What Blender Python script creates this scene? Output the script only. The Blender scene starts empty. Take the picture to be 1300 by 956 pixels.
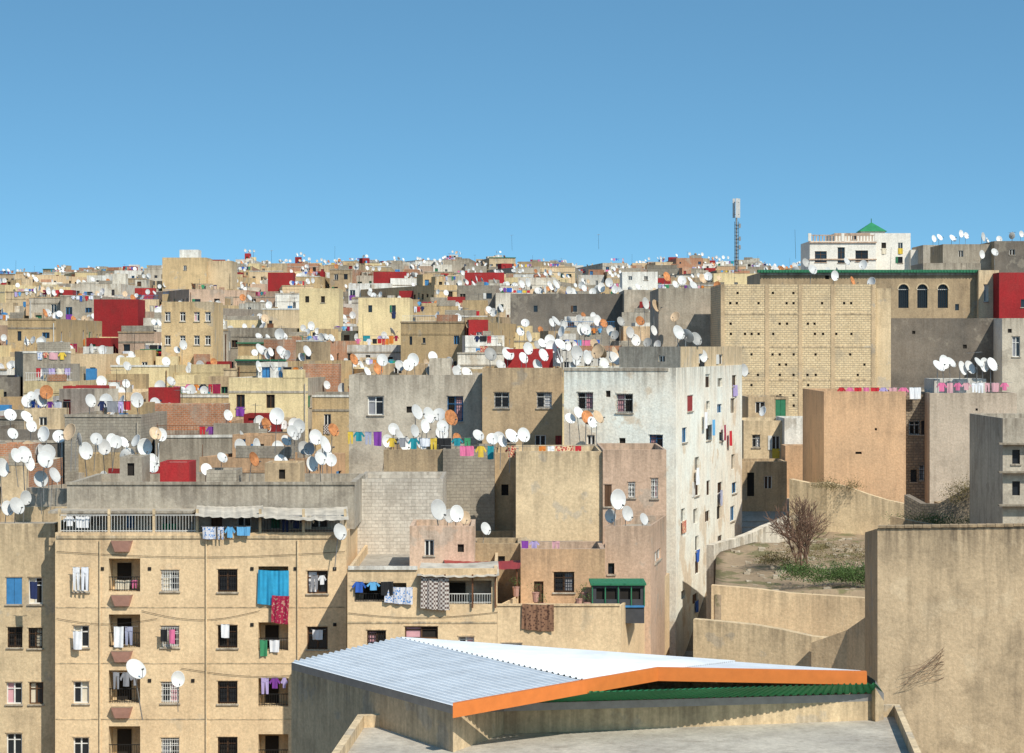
import bpy, math, random
from mathutils import Vector, Matrix, noise as mn
R=random.Random(11)
F=3000.0;CX=650.0;HY=440.0;CZ=30.0
def wx(px,d): return (px-CX)/F*d
def wz(py,d): return CZ+(HY-py)/F*d
scene=bpy.context.scene
# ------------------------------------------------------------ materials
class G:
    def __init__(s,name):
        s.m=bpy.data.materials.new(name); s.m.use_nodes=True; s.nt=s.m.node_tree
        s.b=s.nt.nodes['Principled BSDF']; s.b.inputs['Roughness'].default_value=.9
        s.b.inputs['Specular IOR Level'].default_value=.2
    def n(s,t,**k):
        nd=s.nt.nodes.new(t)
        for a,b in k.items(): setattr(nd,a,b)
        return nd
    def l(s,a,b): s.nt.links.new(a,b)
    def put(s,sock,v):
        if isinstance(v,bpy.types.NodeSocket): s.l(v,sock)
        else:
            if isinstance(v,tuple) and len(v)==3 and sock.type=='RGBA': v=v+(1,)
            sock.default_value=v
    def noise(s,vec,scale,detail=4,rough=.55):
        nd=s.n('ShaderNodeTexNoise'); s.put(nd.inputs['Vector'],vec)
        nd.inputs['Scale'].default_value=scale; nd.inputs['Detail'].default_value=detail; nd.inputs['Roughness'].default_value=rough
        return nd.outputs[0]
    def vm(s,op,a,b):
        nd=s.n('ShaderNodeVectorMath',operation=op); s.put(nd.inputs[0],a); s.put(nd.inputs[1],b); return nd.outputs[0]
    def ma(s,op,a,b=0.0):
        nd=s.n('ShaderNodeMath',operation=op); s.put(nd.inputs[0],a); s.put(nd.inputs[1],b); return nd.outputs[0]
    def mr(s,v,a,b,c=0.,d=1.):
        nd=s.n('ShaderNodeMapRange'); s.put(nd.inputs[0],v)
        for i,x in enumerate((a,b,c,d)): nd.inputs[i+1].default_value=x
        return nd.outputs[0]
    def mix(s,f,a,b,bl='MIX'):
        nd=s.n('ShaderNodeMix',data_type='RGBA',blend_type=bl)
        s.put(nd.inputs[0],f); s.put(nd.inputs[6],a); s.put(nd.inputs[7],b); return nd.outputs[2]
    def bump(s,h,st=.4,di=.03):
        nd=s.n('ShaderNodeBump'); nd.inputs['Strength'].default_value=st; nd.inputs['Distance'].default_value=di
        s.l(h,nd.inputs['Height']); s.l(nd.outputs[0],s.b.inputs['Normal'])
def weathered(g,col,grime,topg,var=.3,gc=(.105,.080,.058)):
    pos=g.n('ShaderNodeNewGeometry').outputs['Position']; rnd=g.n('ShaderNodeObjectInfo').outputs['Random']
    off=g.n('ShaderNodeCombineXYZ'); g.l(g.ma('MULTIPLY',rnd,61.),off.inputs[0]); g.l(g.ma('MULTIPLY',rnd,37.),off.inputs[1])
    p=g.vm('ADD',pos,off.outputs[0])
    st=g.noise(g.vm('MULTIPLY',p,(1,1,.09)),2.1,6,.65)
    bl=g.noise(p,.9,7,.62)
    m1=g.ma('MULTIPLY',g.mr(st,.48,.78),grime)
    m1b=g.ma('MULTIPLY',g.mr(bl,.50,.75),grime*.85)
    uv=g.n('ShaderNodeUVMap').outputs[0]; sp=g.n('ShaderNodeSeparateXYZ'); g.l(uv,sp.inputs[0])
    st2=g.noise(g.vm('MULTIPLY',p,(1,1,.06)),3.3,5,.6)
    top=g.ma('MULTIPLY',g.mr(sp.outputs[1],0.,2.2,1.,0.),g.mr(st2,.40,.66,.08,1.)); top=g.ma('MULTIPLY',top,topg)
    col=g.mix(m1b,col,gc); col=g.mix(m1,col,gc); col=g.mix(top,col,gc)
    fine=g.noise(p,7.,8,.7); v=g.mr(fine,.3,.7,.78,1.15)
    v2=g.mr(rnd,0.,1.,1-var,1+var*.55)
    vv=g.ma('MULTIPLY',v,v2)
    cc=g.n('ShaderNodeCombineXYZ'); [g.l(vv,cc.inputs[i]) for i in range(3)]
    col=g.mix(1.,col,cc.outputs[0],'MULTIPLY')
    return col,fine,p,bl
def LT(c,f=1.27,ds=.03):
    m=sum(c)/3; return tuple(min(.86,(q*(1-ds)+m*ds)*f) for q in c)
def plaster(name,c1,c2,grime=.5,topg=.6,patch=None,var=.22,pth=.60,lt=1.25,psc=.5):
    g=G(name); c1=LT(c1,lt);c2=LT(c2,lt); patch=LT(patch,lt) if patch else None; grime*=.8; topg*=.85
    pos=g.n('ShaderNodeNewGeometry').outputs['Position']
    big=g.noise(pos,.33,5,.6)
    col=g.mix(g.mr(big,.36,.64),c1,c2)
    if patch:
        pn=g.noise(g.vm('ADD',pos,(13.,7.,3.)),psc,9,.58)
        col=g.mix(g.mr(pn,pth-.01,pth+.03,0,.75),col,patch)
    col,fine,p,bl=weathered(g,col,grime,topg,var)
    g.l(col,g.b.inputs['Base Color']); g.bump(g.noise(p,5.,8,.7),.55,.05)
    return g.m
def brick(name,c1,c2,mortar,bw=.4,bh=.2,ms=.015,grime=.35,topg=.4,var=.15,bs=.5):
    g=G(name); c1=LT(c1,1.2,.02);c2=LT(c2,1.2,.02);mortar=LT(mortar,1.2)
    uv=g.n('ShaderNodeUVMap').outputs[0]
    pos=g.n('ShaderNodeNewGeometry').outputs['Position']
    bt=g.n('ShaderNodeTexBrick'); g.l(uv,bt.inputs['Vector'])
    g.put(bt.inputs['Color1'],c1);g.put(bt.inputs['Color2'],c2);g.put(bt.inputs['Mortar'],mortar)
    bt.inputs['Scale'].default_value=1; bt.inputs['Mortar Size'].default_value=ms
    bt.inputs['Brick Width'].default_value=bw; bt.inputs['Row Height'].default_value=bh; bt.inputs['Bias'].default_value=0
    smear=g.noise(pos,.6,5,.6)
    col=g.mix(g.mr(smear,.52,.64,0,.75),bt.outputs[0],mortar)
    col,fine,p,bl=weathered(g,col,grime*.9,topg*.9,var)
    g.l(col,g.b.inputs['Base Color'])
    h=g.ma('SUBTRACT',g.ma('MULTIPLY',fine,.5),bt.outputs['Fac']); g.bump(h,bs,.03)
    return g.m
def simple(name,c,rough=.7,metal=0.,vari=.15,sc=3.,spec=.3,ov=0.):
    g=G(name); pos=g.n('ShaderNodeNewGeometry').outputs['Position']
    v=g.mr(g.noise(pos,sc,5,.6),.3,.7,1-vari,1+vari)
    if ov:
        v=g.ma('MULTIPLY',v,g.mr(g.n('ShaderNodeObjectInfo').outputs['Random'],0,1,1-ov,1.05))
    cc=g.n('ShaderNodeCombineXYZ'); [g.l(v,cc.inputs[i]) for i in range(3)]
    g.l(g.mix(1.,c,cc.outputs[0],'MULTIPLY'),g.b.inputs['Base Color'])
    g.b.inputs['Roughness'].default_value=rough; g.b.inputs['Metallic'].default_value=metal; g.b.inputs['Specular IOR Level'].default_value=spec
    return g.m
def spotted(name,c1,c2,sc=9.,th=.35,kind='vor'):
    g=G(name); pos=g.n('ShaderNodeNewGeometry').outputs['Position']
    if kind=='vor':
        t=g.n('ShaderNodeTexVoronoi'); g.l(pos,t.inputs['Vector']); t.inputs['Scale'].default_value=sc
        f=g.mr(t.outputs[0],th,th+.05)
    elif kind=='check':
        t=g.n('ShaderNodeTexChecker'); g.l(g.vm('ADD',pos,(.013,.017,.011)),t.inputs['Vector']); t.inputs['Scale'].default_value=sc; f=t.outputs[1]
    else:
        t=g.n('ShaderNodeTexWave'); g.l(pos,t.inputs['Vector']); t.inputs['Scale'].default_value=sc; f=g.mr(t.outputs[1],.45,.55); t.bands_direction=kind
    g.l(g.mix(f,c1,c2),g.b.inputs['Base Color']); return g.m
M={}
M['cream']=plaster('plaster_cream',(.68,.50,.30),(.60,.43,.255),.26,.5,patch=(.55,.42,.27),var=.04,pth=.64,lt=1.17)
M['cream2']=plaster('plaster_cream_old',(.60,.455,.28),(.51,.385,.235),.45,.7,patch=(.42,.35,.26),var=.15)
M['tan']=plaster('plaster_tan',(.46,.33,.195),(.38,.275,.165),.5,.7,patch=(.34,.28,.21))
M['ochre']=plaster('plaster_ochre',(.54,.38,.20),(.46,.325,.17),.45,.6,patch=(.38,.31,.22))
M['orange']=plaster('plaster_orange',(.52,.32,.18),(.45,.285,.165),.4,.5,var=.1)
M['gray']=plaster('plaster_gray',(.36,.305,.235),(.28,.24,.185),.55,.8,patch=(.41,.34,.26))
M['gray2']=plaster('cement_gray_light',(.47,.41,.325),(.39,.335,.265),.5,.75,patch=(.32,.275,.22))
M['dgray']=plaster('cement_dark',(.19,.16,.13),(.115,.10,.085),.4,.5,patch=(.25,.215,.17))
M['pink']=plaster('plaster_pink',(.53,.365,.26),(.46,.32,.225),.4,.6,patch=(.40,.32,.25))
M['white']=plaster('whitewash',(.74,.71,.65),(.64,.60,.53),.32,.55,patch=(.54,.48,.40),lt=1.15)
M['whited']=plaster('whitewash_dirty',(.68,.62,.52),(.58,.51,.41),.45,.7,patch=(.50,.41,.30),pth=.57)
M['yellow']=plaster('plaster_yellow',(.66,.52,.28),(.58,.45,.25),.3,.5)
M['red']=plaster('paint_red',(.38,.022,.025),(.28,.02,.022),.18,.2,var=.2,lt=1.)
M['brick']=brick('brick_orange',(.47,.19,.09),(.39,.16,.075),(.42,.32,.24),.3,.14,.016)
M['block']=brick('breeze_block',(.38,.33,.26),(.32,.28,.22),(.25,.215,.175),.42,.2,.014)
M['blockb']=brick('block_beige',(.62,.475,.285),(.55,.41,.24),(.38,.30,.20),.40,.2,.020,grime=.20,topg=.35,var=.03,bs=.9)
M['blockw']=brick('block_whitewashed',(.58,.52,.44),(.50,.44,.37),(.40,.35,.29),.42,.2,.014)
M['roof']=plaster('roof_cement',(.38,.34,.28),(.28,.25,.21),.5,.1)
M['roofr']=plaster('roof_red',(.32,.09,.06),(.26,.08,.06),.4,.1)
M['glass']=simple('window_glass',(.018,.022,.028),.12,0,.2,2,.5)
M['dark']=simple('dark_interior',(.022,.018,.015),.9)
M['fwhite']=simple('frame_white',(.66,.64,.60),.5)
M['fbrown']=simple('frame_brown',(.10,.05,.025),.6)
M['fblue']=simple('frame_blue',(.05,.20,.42),.5)
M['fgreen']=simple('frame_green',(.035,.17,.085),.5)
M['fred']=simple('frame_red',(.28,.03,.03),.5)
M['iron']=simple('iron_black',(.025,.023,.022),.5,.3)
M['galv']=simple('galvanised_steel',(.30,.29,.28),.5,.5)
M['rust']=simple('rusty_iron',(.16,.07,.035),.85,.1,.4)
M['tile']=spotted('green_glazed_tile',(.02,.115,.06),(.035,.17,.09),5.,.3)
M['wdish']=simple('dish_white',(.68,.67,.65),.5,0,.12,1.8,.3,ov=.34)
M['gdish']=simple('dish_gray',(.36,.35,.33),.5,0,.1,2,ov=.3)
M['odish']=simple('dish_rusty',(.50,.20,.075),.8,0,.45,4,ov=.3)
M['bdish']=simple('dish_beige',(.58,.42,.27),.6,0,.2,3,ov=.3)
M['lnb']=simple('lnb_plastic',(.10,.10,.10),.4)
M['earth']=plaster('earth',(.24,.18,.12),(.17,.13,.085),.4,0)
M['dirt']=plaster('hillside_earth',(.42,.31,.20),(.32,.235,.15),.4,0,patch=(.15,.15,.06),pth=.54,lt=1.1)
M['pave']=plaster('alley_cement',(.36,.33,.28),(.28,.25,.21),.4,0)
M['rock']=simple('stone',(.38,.32,.24),.95,0,.35,2)
M['stonew']=brick('rubble_stone',(.34,.27,.19),(.22,.18,.13),(.17,.14,.11),.34,.19,.03,grime=.5)
M['leaf']=simple('foliage',(.07,.115,.03),.8,0,.5,3)
M['leaf2']=simple('foliage_dry',(.17,.135,.06),.9,0,.5,3)
M['bark']=simple('bark',(.19,.115,.08),.95,0,.3,5)
M['sheet']=simple('sheet_metal_white',(.70,.72,.74),.45,0,.11,.8,.4)
M['asb']=simple('awning_sheet',(.46,.41,.34),.9,0,.3,1.2)
M['pot']=simple('planter_pink',(.48,.26,.20),.8,0,.15)
M['obrd']=simple('fascia_orange',(.60,.17,.035),.6,0,.08)
M['groof']=simple('green_sheet',(.03,.22,.095),.55,0,.22,.7,.3)
M['tank']=simple('tank_plastic',(.06,.06,.065),.5)
fc=dict(white=(.74,.74,.76),white2=(.68,.69,.74),cream=(.66,.58,.45),red=(.5,.03,.04),crim=(.30,.02,.06),blue=(.04,.12,.45),sky=(.12,.36,.62),navy=(.02,.03,.09),black=(.02,.02,.022),pink=(.65,.16,.30),rose=(.6,.33,.36),purple=(.20,.05,.30),green=(.05,.25,.12),orange=(.62,.20,.04),teal=(.02,.25,.30),grey=(.25,.25,.27),yellow=(.65,.45,.06),lilac=(.42,.34,.58))
FB={k:simple('cloth_'+k,v,.95,0,.08) for k,v in fc.items()}
FP=[spotted('cloth_flowered',(.10,.25,.55),(.6,.6,.65),9),spotted('cloth_red_pattern',(.45,.04,.05),(.7,.5,.3),11,.5),
    spotted('cloth_check',(.13,.09,.08),(.55,.5,.46),9,kind='check'),spotted('cloth_striped',(.6,.6,.62),(.08,.10,.3),6,kind='Z'),
    spotted('rug_brown',(.10,.05,.035),(.24,.13,.08),7)]
FL=list(FB.values())+[FB['white'],FB['white2'],FB['pink'],FB['red'],FB['sky'],FB['blue'],FB['purple']]+FP[:4]
# ------------------------------------------------------------ mesh builder
class MB:
    def __init__(s): s.v=[];s.f=[];s.m=[];s.uv=[];s.mats=[];s.idx={}
    def mi(s,mat):
        k=mat.name
        if k not in s.idx: s.idx[k]=len(s.mats); s.mats.append(mat)
        return s.idx[k]
    def face(s,pts,mat,uvs=None):
        n=len(s.v); s.v+=[(p[0],p[1],p[2]) for p in pts]; s.f.append(tuple(range(n,n+len(pts)))); s.m.append(s.mi(mat))
        s.uv.append(uvs or [(p[0]+p[1],60-p[2]) for p in pts])
    def grid(s,rows,mat):
        n=len(s.v); nx=len(rows[0]); k=s.mi(mat)
        for r in rows: s.v+=[(p[0],p[1],p[2]) for p in r]
        for j in range(len(rows)-1):
            for i in range(nx-1):
                q=(n+j*nx+i,n+j*nx+i+1,n+(j+1)*nx+i+1,n+(j+1)*nx+i); s.f.append(q); s.m.append(k)
                s.uv.append([(s.v[a][0]+s.v[a][1],60-s.v[a][2]) for a in q])
    def tube(s,pts,r,mat,k=5,r2=None):
        pts=[Vector(p) for p in pts]; rings=[]; L=len(pts)
        for i,p in enumerate(pts):
            a=pts[max(0,i-1)];b=pts[min(L-1,i+1)]; t=(b-a).normalized()
            up=Vector((0,0,1)) if abs(t.z)<.9 else Vector((1,0,0)); e1=t.cross(up).normalized(); e2=t.cross(e1)
            rr=r if r2 is None else r+(r2-r)*i/(L-1)
            rings.append([p+e1*(rr*math.cos(2*math.pi*j/k))+e2*(rr*math.sin(2*math.pi*j/k)) for j in range(k+1)])
        s.grid(rings,mat)
        s.face(rings[-1][:k],mat); s.face(rings[0][:k][::-1],mat)
    def obj(s,name,smooth=False,link=True):
        me=bpy.data.meshes.new(name); me.from_pydata(s.v,[],s.f)
        for m in s.mats: me.materials.append(m)
        me.polygons.foreach_set('material_index',s.m)
        if smooth: me.polygons.foreach_set('use_smooth',[True]*len(s.f))
        ul=me.uv_layers.new(name='UVMap'); flat=[c for u in s.uv for q in u for c in q]; ul.data.foreach_set('uv',flat)
        me.update()
        if not link: return me
        o=bpy.data.objects.new(name,me); scene.collection.objects.link(o); return o
def V2(a,b): return Vector((a,b))
def lbox(mb,P,u,t0,t1,n0,n1,z0,z1,mat,ztop=None):
    """box in a wall's own frame: t along the wall, n outward"""
    px,py,ux,uy=P[0],P[1],u[0],u[1]
    def p(t,q,z): return (px+ux*t+uy*q,py+uy*t-ux*q,z)
    if t0>t1:t0,t1=t1,t0
    if n0>n1:n0,n1=n1,n0
    zt=z1 if ztop is None else ztop
    uf=lambda a,b:[(a,zt-z0),(b,zt-z0),(b,zt-z1),(a,zt-z1)]
    mb.face([p(t0,n1,z0),p(t1,n1,z0),p(t1,n1,z1),p(t0,n1,z1)],mat,uf(t0,t1))
    mb.face([p(t1,n1,z0),p(t1,n0,z0),p(t1,n0,z1),p(t1,n1,z1)],mat,uf(-n1,-n0))
    mb.face([p(t1,n0,z0),p(t0,n0,z0),p(t0,n0,z1),p(t1,n0,z1)],mat,uf(t0,t1))
    mb.face([p(t0,n0,z0),p(t0,n1,z0),p(t0,n1,z1),p(t0,n0,z1)],mat,uf(n0,n1))
    mb.face([p(t0,n1,z1),p(t1,n1,z1),p(t1,n0,z1),p(t0,n0,z1)],mat,[(t0,.9),(t1,.9),(t1,.9+abs(n1-n0)),(t0,.9+abs(n1-n0))])
    mb.face([p(t0,n0,z0),p(t1,n0,z0),p(t1,n1,z0),p(t0,n1,z0)],mat)
def sheet(mb,A,B,C,D,nv,nx,ny,amp,mat,ph=0.):
    A,B,C,D=map(Vector,(A,B,C,D)); nv=Vector(nv); w=(B-A).length
    rows=[]
    for j in range(ny+1):
        b=j/ny; r=[]
        for i in range(nx+1):
            a=i/nx; p=(A.lerp(B,a)).lerp(D.lerp(C,a),b)
            d=amp*(math.sin(a*w*11+ph)*(.25+.75*b)+.5*math.sin(a*w*23+ph*2+b*2))
            p=p+nv*d+Vector((0,0,-.02*math.sin(a*3.14)*w))
            r.append(p)
        rows.append(r)
    mb.grid(rows,mat)
def garment(mb,P,u,t,z,off,s,mat,kind,lo=False):
    n=V2(u[1],-u[0]); nv=(n[0],n[1],0); ph=R.random()*6
    def p(a,zz): return (P[0]+u[0]*a+n[0]*off,P[1]+u[1]*a+n[1]*off,zz)
    q=2 if lo else 6
    if kind=='towel':
        w,h=s; sheet(mb,p(t,z),p(t+w,z),p(t+w*(1-.05*R.random()),z-h),p(t+.04*R.random(),z-h*(.95+.08*R.random())),nv,q+2,q,.035,mat,ph)
    elif kind=='shirt':
        w,h=s; a=w*.24
        sheet(mb,p(t+a,z),p(t+w-a,z),p(t+w-a*.9,z-h),p(t+a*.9,z-h),nv,q,q,.03,mat,ph)
        sheet(mb,p(t+a,z),p(t+a,z-h*.3),p(t+.03,z-h*.62),p(t-.05,z-h*.45),nv,2,2,.02,mat,ph)
        sheet(mb,p(t+w-a,z),p(t+w-a,z-h*.3),p(t+w-.03,z-h*.62),p(t+w+.05,z-h*.45),nv,2,2,.02,mat,ph)
    elif kind=='trouser':
        w,h=s; m=t+w/2
        sheet(mb,p(t,z),p(t+w,z),p(t+w,z-h*.25),p(t,z-h*.25),nv,q,2,.02,mat,ph)
        sheet(mb,p(t,z-h*.25),p(m-.01,z-h*.25),p(m-.05,z-h),p(t+.02,z-h),nv,2,q,.02,mat,ph)
        sheet(mb,p(m+.01,z-h*.25),p(t+w,z-h*.25),p(t+w-.02,z-h),p(m+.05,z-h),nv,2,q,.02,mat,ph)
def laundry(mb,P,u,t0,t1,z,off,lo=False,dens=.9,hs=1.,mats=None):
    n=V2(u[1],-u[0])
    a=(P[0]+u[0]*t0+n[0]*off,P[1]+u[1]*t0+n[1]*off); b=(P[0]+u[0]*t1+n[0]*off,P[1]+u[1]*t1+n[1]*off)
    mb.tube([(a[0],a[1],z+.01),((a[0]+b[0])/2,(a[1]+b[1])/2,z-.03),(b[0],b[1],z+.01)],.012 if not lo else .02,M['galv'],3)
    t=t0+.08
    while t<t1-.3:
        k=R.choice(['towel','towel','shirt','shirt','trouser']); 
        s={'towel':(R.uniform(.35,.9),R.uniform(.5,.95)),'shirt':(R.uniform(.5,.7),R.uniform(.5,.7)),'trouser':(R.uniform(.32,.42),R.uniform(.7,.95))}[k]
        s=(min(s[0],t1-t-.02),s[1]*hs)
        if R.random()<dens: garment(mb,P,u,t,z,off,s,R.choice(mats or FL),k,lo)
        t+=s[0]+R.uniform(.02,.12)
# ------------------------------------------------------------ facade with real openings
def facade(mb,P,Q,z0,z1,mat,ops=()):
    P=V2(*P);Q=V2(*Q); L=(Q-P).length; u=(Q-P)/L; n=V2(u[1],-u[0])
    px_,py_,ux_,uy_=P[0],P[1],u[0],u[1]
    def p(t,z,q=0.): return (px_+ux_*t+uy_*q,py_+uy_*t-ux_*q,z)
    good=[]
    for o in ops:
        o=dict(o); o['t0']=max(o['t0'],.05);o['t1']=min(o['t1'],L-.05);o['a']=max(o['a'],z0+.05);o['b']=min(o['b'],z1-.05)
        if o['t1']-o['t0']<.15 or o['b']-o['a']<.15: continue
        if any(not(o['t1']<=g['t0']-.02 or o['t0']>=g['t1']+.02 or o['b']<=g['a']-.02 or o['a']>=g['b']+.02) for g in good): continue
        good.append(o)
    ts=sorted(set([0,L]+[o['t0'] for o in good]+[o['t1'] for o in good])); zs=sorted(set([z0,z1]+[o['a'] for o in good]+[o['b'] for o in good]))
    for j in range(len(zs)-1):
        c,d=zs[j],zs[j+1]; zm=(c+d)/2; row=[o for o in good if o['a']<zm<o['b']]
        i=0
        while i<len(ts)-1:
            a,b=ts[i],ts[i+1]; tm=(a+b)/2
            if any(o['t0']<tm<o['t1'] for o in row): i+=1; continue
            while i+2<len(ts) and not any(o['t0']<(ts[i+1]+ts[i+2])/2<o['t1'] for o in row): i+=1; b=ts[i+1]
            i+=1
            mb.face([p(a,c),p(b,c),p(b,d),p(a,d)],mat,[(a,z1-c),(b,z1-c),(b,z1-d),(a,z1-d)])
    for o in good:
        t0,t1,a,b=o['t0'],o['t1'],o['a'],o['b']; k=o['k']; fr=o.get('fr',M['fwhite'])
        dp={'lo':.16,'win':.2,'niche':1.3,'door':.15,'arch':.35,'hole':.12}.get(k,.2)
        inm=o.get('inm',mat); w=t1-t0;h=b-a
        for q in ([p(t0,a),p(t0,a,-dp),p(t0,b,-dp),p(t0,b)],[p(t1,a,-dp),p(t1,a),p(t1,b),p(t1,b,-dp)],[p(t0,b,-dp),p(t1,b,-dp),p(t1,b),p(t0,b)],[p(t0,a),p(t1,a),p(t1,a,-dp),p(t0,a,-dp)]):
            mb.face(q,inm)
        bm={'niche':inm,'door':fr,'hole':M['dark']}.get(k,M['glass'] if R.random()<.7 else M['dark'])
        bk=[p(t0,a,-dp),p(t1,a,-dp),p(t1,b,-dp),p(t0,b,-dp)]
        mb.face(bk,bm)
        if k=='lo':
            if w>.5 and R.random()<.7:
                lbox(mb,P,u,(t0+t1)/2-.035,(t0+t1)/2+.035,-dp+.01,-dp+.06,a,b,fr)
                lbox(mb,P,u,t0,t0+.06,-dp+.01,-dp+.06,a,b,fr);lbox(mb,P,u,t1-.06,t1,-dp+.01,-dp+.06,a,b,fr)
                lbox(mb,P,u,t0,t1,-dp+.012,-dp+.055,b-.07,b,fr)
            if R.random()<.45: lbox(mb,P,u,t0-.08,t1+.08,-.02,.07,a-.09,a-.005,o.get('sill',M['gray2']))
            if R.random()<.14: lbox(mb,P,u,t0-w*.5,t0-.01,.01,.05,a,b,R.choice([M['fblue'],M['fbrown'],M['fgreen'],M['fwhite']]))
            if R.random()<.16: garment(mb,P,u,t0,a+.1,.08,(w,.8),R.choice(FL),'towel',True)
        elif k=='win':
            f0,f1=-dp+.012,-dp+.07; e=.07
            lbox(mb,P,u,t0,t0+e,f0,f1,a,b,fr);lbox(mb,P,u,t1-e,t1,f0,f1,a,b,fr)
            lbox(mb,P,u,t0+e,t1-e,f0,f1,a,a+e,fr);lbox(mb,P,u,t0+e,t1-e,f0,f1,b-e,b,fr)
            lbox(mb,P,u,(t0+t1)/2-.04,(t0+t1)/2+.04,f0,f1,a+e,b-e,fr)
            lbox(mb,P,u,t0+e,t1-e,f0+.005,f1-.01,b-h*.32,b-h*.32+.05,fr)
            if R.random()<.5:
                cm=R.choice([FB['cream'],FB['white'],FB['rose'],FB['grey']]); tt=R.choice([(t0+e,(t0+t1)/2-.04),((t0+t1)/2+.04,t1-e)])
                sheet(mb,p(tt[0],b-e,-dp+.008),p(tt[1],b-e,-dp+.008),p(tt[1],a+e,-dp+.008),p(tt[0],a+e,-dp+.008),(0,0,0),3,2,0,cm)
            lbox(mb,P,u,t0-.07,t1+.07,-.03,.08,a-.08,a-.004,o.get('sill',M['gray2']))
            lbox(mb,P,u,t0-.04,t1+.04,.0,.035,b+.004,b+.07,mat)
            g=o.get('gr')
            if g:
                x=t0+.1
                while x<t1-.03:
                    lbox(mb,P,u,x-.011,x+.011,-.06,-.038,a,b,g); x+=.125
                for zz in (a+h*.1,a+h*.37,a+h*.63,a+h*.9): lbox(mb,P,u,t0,t1,-.064,-.034,zz-.012,zz+.012,g)
            cl=o.get('cl')
            if cl: lbox(mb,P,u,t0+.01,(t0+t1)/2-.01,-.05,-.02,a,b,cl);lbox(mb,P,u,(t0+t1)/2+.01,t1-.01,-.05,-.02,a,b,cl)
        elif k=='niche':
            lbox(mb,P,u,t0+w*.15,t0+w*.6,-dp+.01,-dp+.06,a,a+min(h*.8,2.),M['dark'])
            railing(mb,P,u,t0,t1,a,a+min(.9,h*.45),-.05,o.get('rail',M['iron']))
        elif k=='door':
            lbox(mb,P,u,(t0+t1)/2-.01,(t0+t1)/2+.01,-dp+.002,-dp+.02,a,b,M['dark'])
            for q in (.12,.56): lbox(mb,P,u,t0+w*.1,t0+w*.42,-dp+.002,-dp+.03,a+h*q,a+h*(q+.3),fr);lbox(mb,P,u,t0+w*.58,t0+w*.9,-dp+.002,-dp+.03,a+h*q,a+h*(q+.3),fr)
        elif k=='arch':
            r=w/2; c=(t0+t1)/2; zc=b-r; S=8
            for sgn in (-1,1):
                e=t0 if sgn<0 else t1
                arc=[(c+sgn*r*math.cos(i*math.pi/2/S),zc+r*math.sin(i*math.pi/2/S)) for i in range(S+1)]
                for i in range(S):
                    x0,y0=arc[i];x1,y1=arc[i+1]
                    q=[p(e,y0),p(x0,y0),p(x1,y1),p(e,y1)]; 
                    if i==0 : q=[p(e,y0),p(x1,y1),p(e,y1)]
                    mb.face(q if sgn<0 else q[::-1],mat)
                    mb.face([p(x0,y0),p(x0,y0,-dp),p(x1,y1,-dp),p(x1,y1)],mat)
            N=9
            for i in range(N):
                a0=math.pi*i/N;a1=math.pi*(i+1)/N
                pts=[p(c-r*1.04*math.cos(a0),zc+r*1.04*math.sin(a0),.05),p(c-r*1.04*math.cos(a1),zc+r*1.04*math.sin(a1),.05),p(c-r*1.3*math.cos(a1),zc+r*1.3*math.sin(a1),.05),p(c-r*1.3*math.cos(a0),zc+r*1.3*math.sin(a0),.05)]
                mb.face(pts[::-1],M['cream2'])
            for i in range(1,5): x=t0+w*i/5; lbox(mb,P,u,x-.03,x+.03,-.2,-.15,a,b-.02,M['iron'])
            lbox(mb,P,u,t0,t1,-.2,-.15,zc-.03,zc+.03,M['fwhite'])
def railing(mb,P,u,t0,t1,z0,z1,n,mat,step=.13):
    lbox(mb,P,u,t0,t1,n-.02,n+.02,z1-.04,z1,mat); lbox(mb,P,u,t0,t1,n-.015,n+.015,z0+.08,z0+.11,mat)
    x=t0+step/2
    while x<t1: lbox(mb,P,u,x-.01,x+.01,n-.01,n+.01,z0+.02,z1-.03,mat); x+=step
def body(mb,poly,zb,zt,mat,roof=None,ops=None,par=.9,emats=None,inner=None,th=.28):
    roof=roof or M['roof']; ops=ops or {}; emats=emats or {}; n=len(poly); poly=[V2(*q) for q in poly]
    c=sum(poly,V2(0,0))/n
    for i in range(n): facade(mb,poly[i],poly[(i+1)%n],zb,zt,emats.get(i,mat),ops.get(i,()))
    inn=[q+(c-q).normalized()*th*1.3 for q in poly]; im=inner or mat
    for i in range(n):
        a,b=poly[i],poly[(i+1)%n];a2,b2=inn[i],inn[(i+1)%n]
        mb.face([(a[0],a[1],zt),(b[0],b[1],zt),(b2[0],b2[1],zt),(a2[0],a2[1],zt)],mat,[(0,1.)]*4)
        if par>.05: mb.face([(a2[0],a2[1],zt-par),(a2[0],a2[1],zt),(b2[0],b2[1],zt),(b2[0],b2[1],zt-par)],im,[(0,par),(0,0),(1,0),(1,par)])
    mb.face([(q[0],q[1],zt-par) for q in inn],roof)
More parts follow.
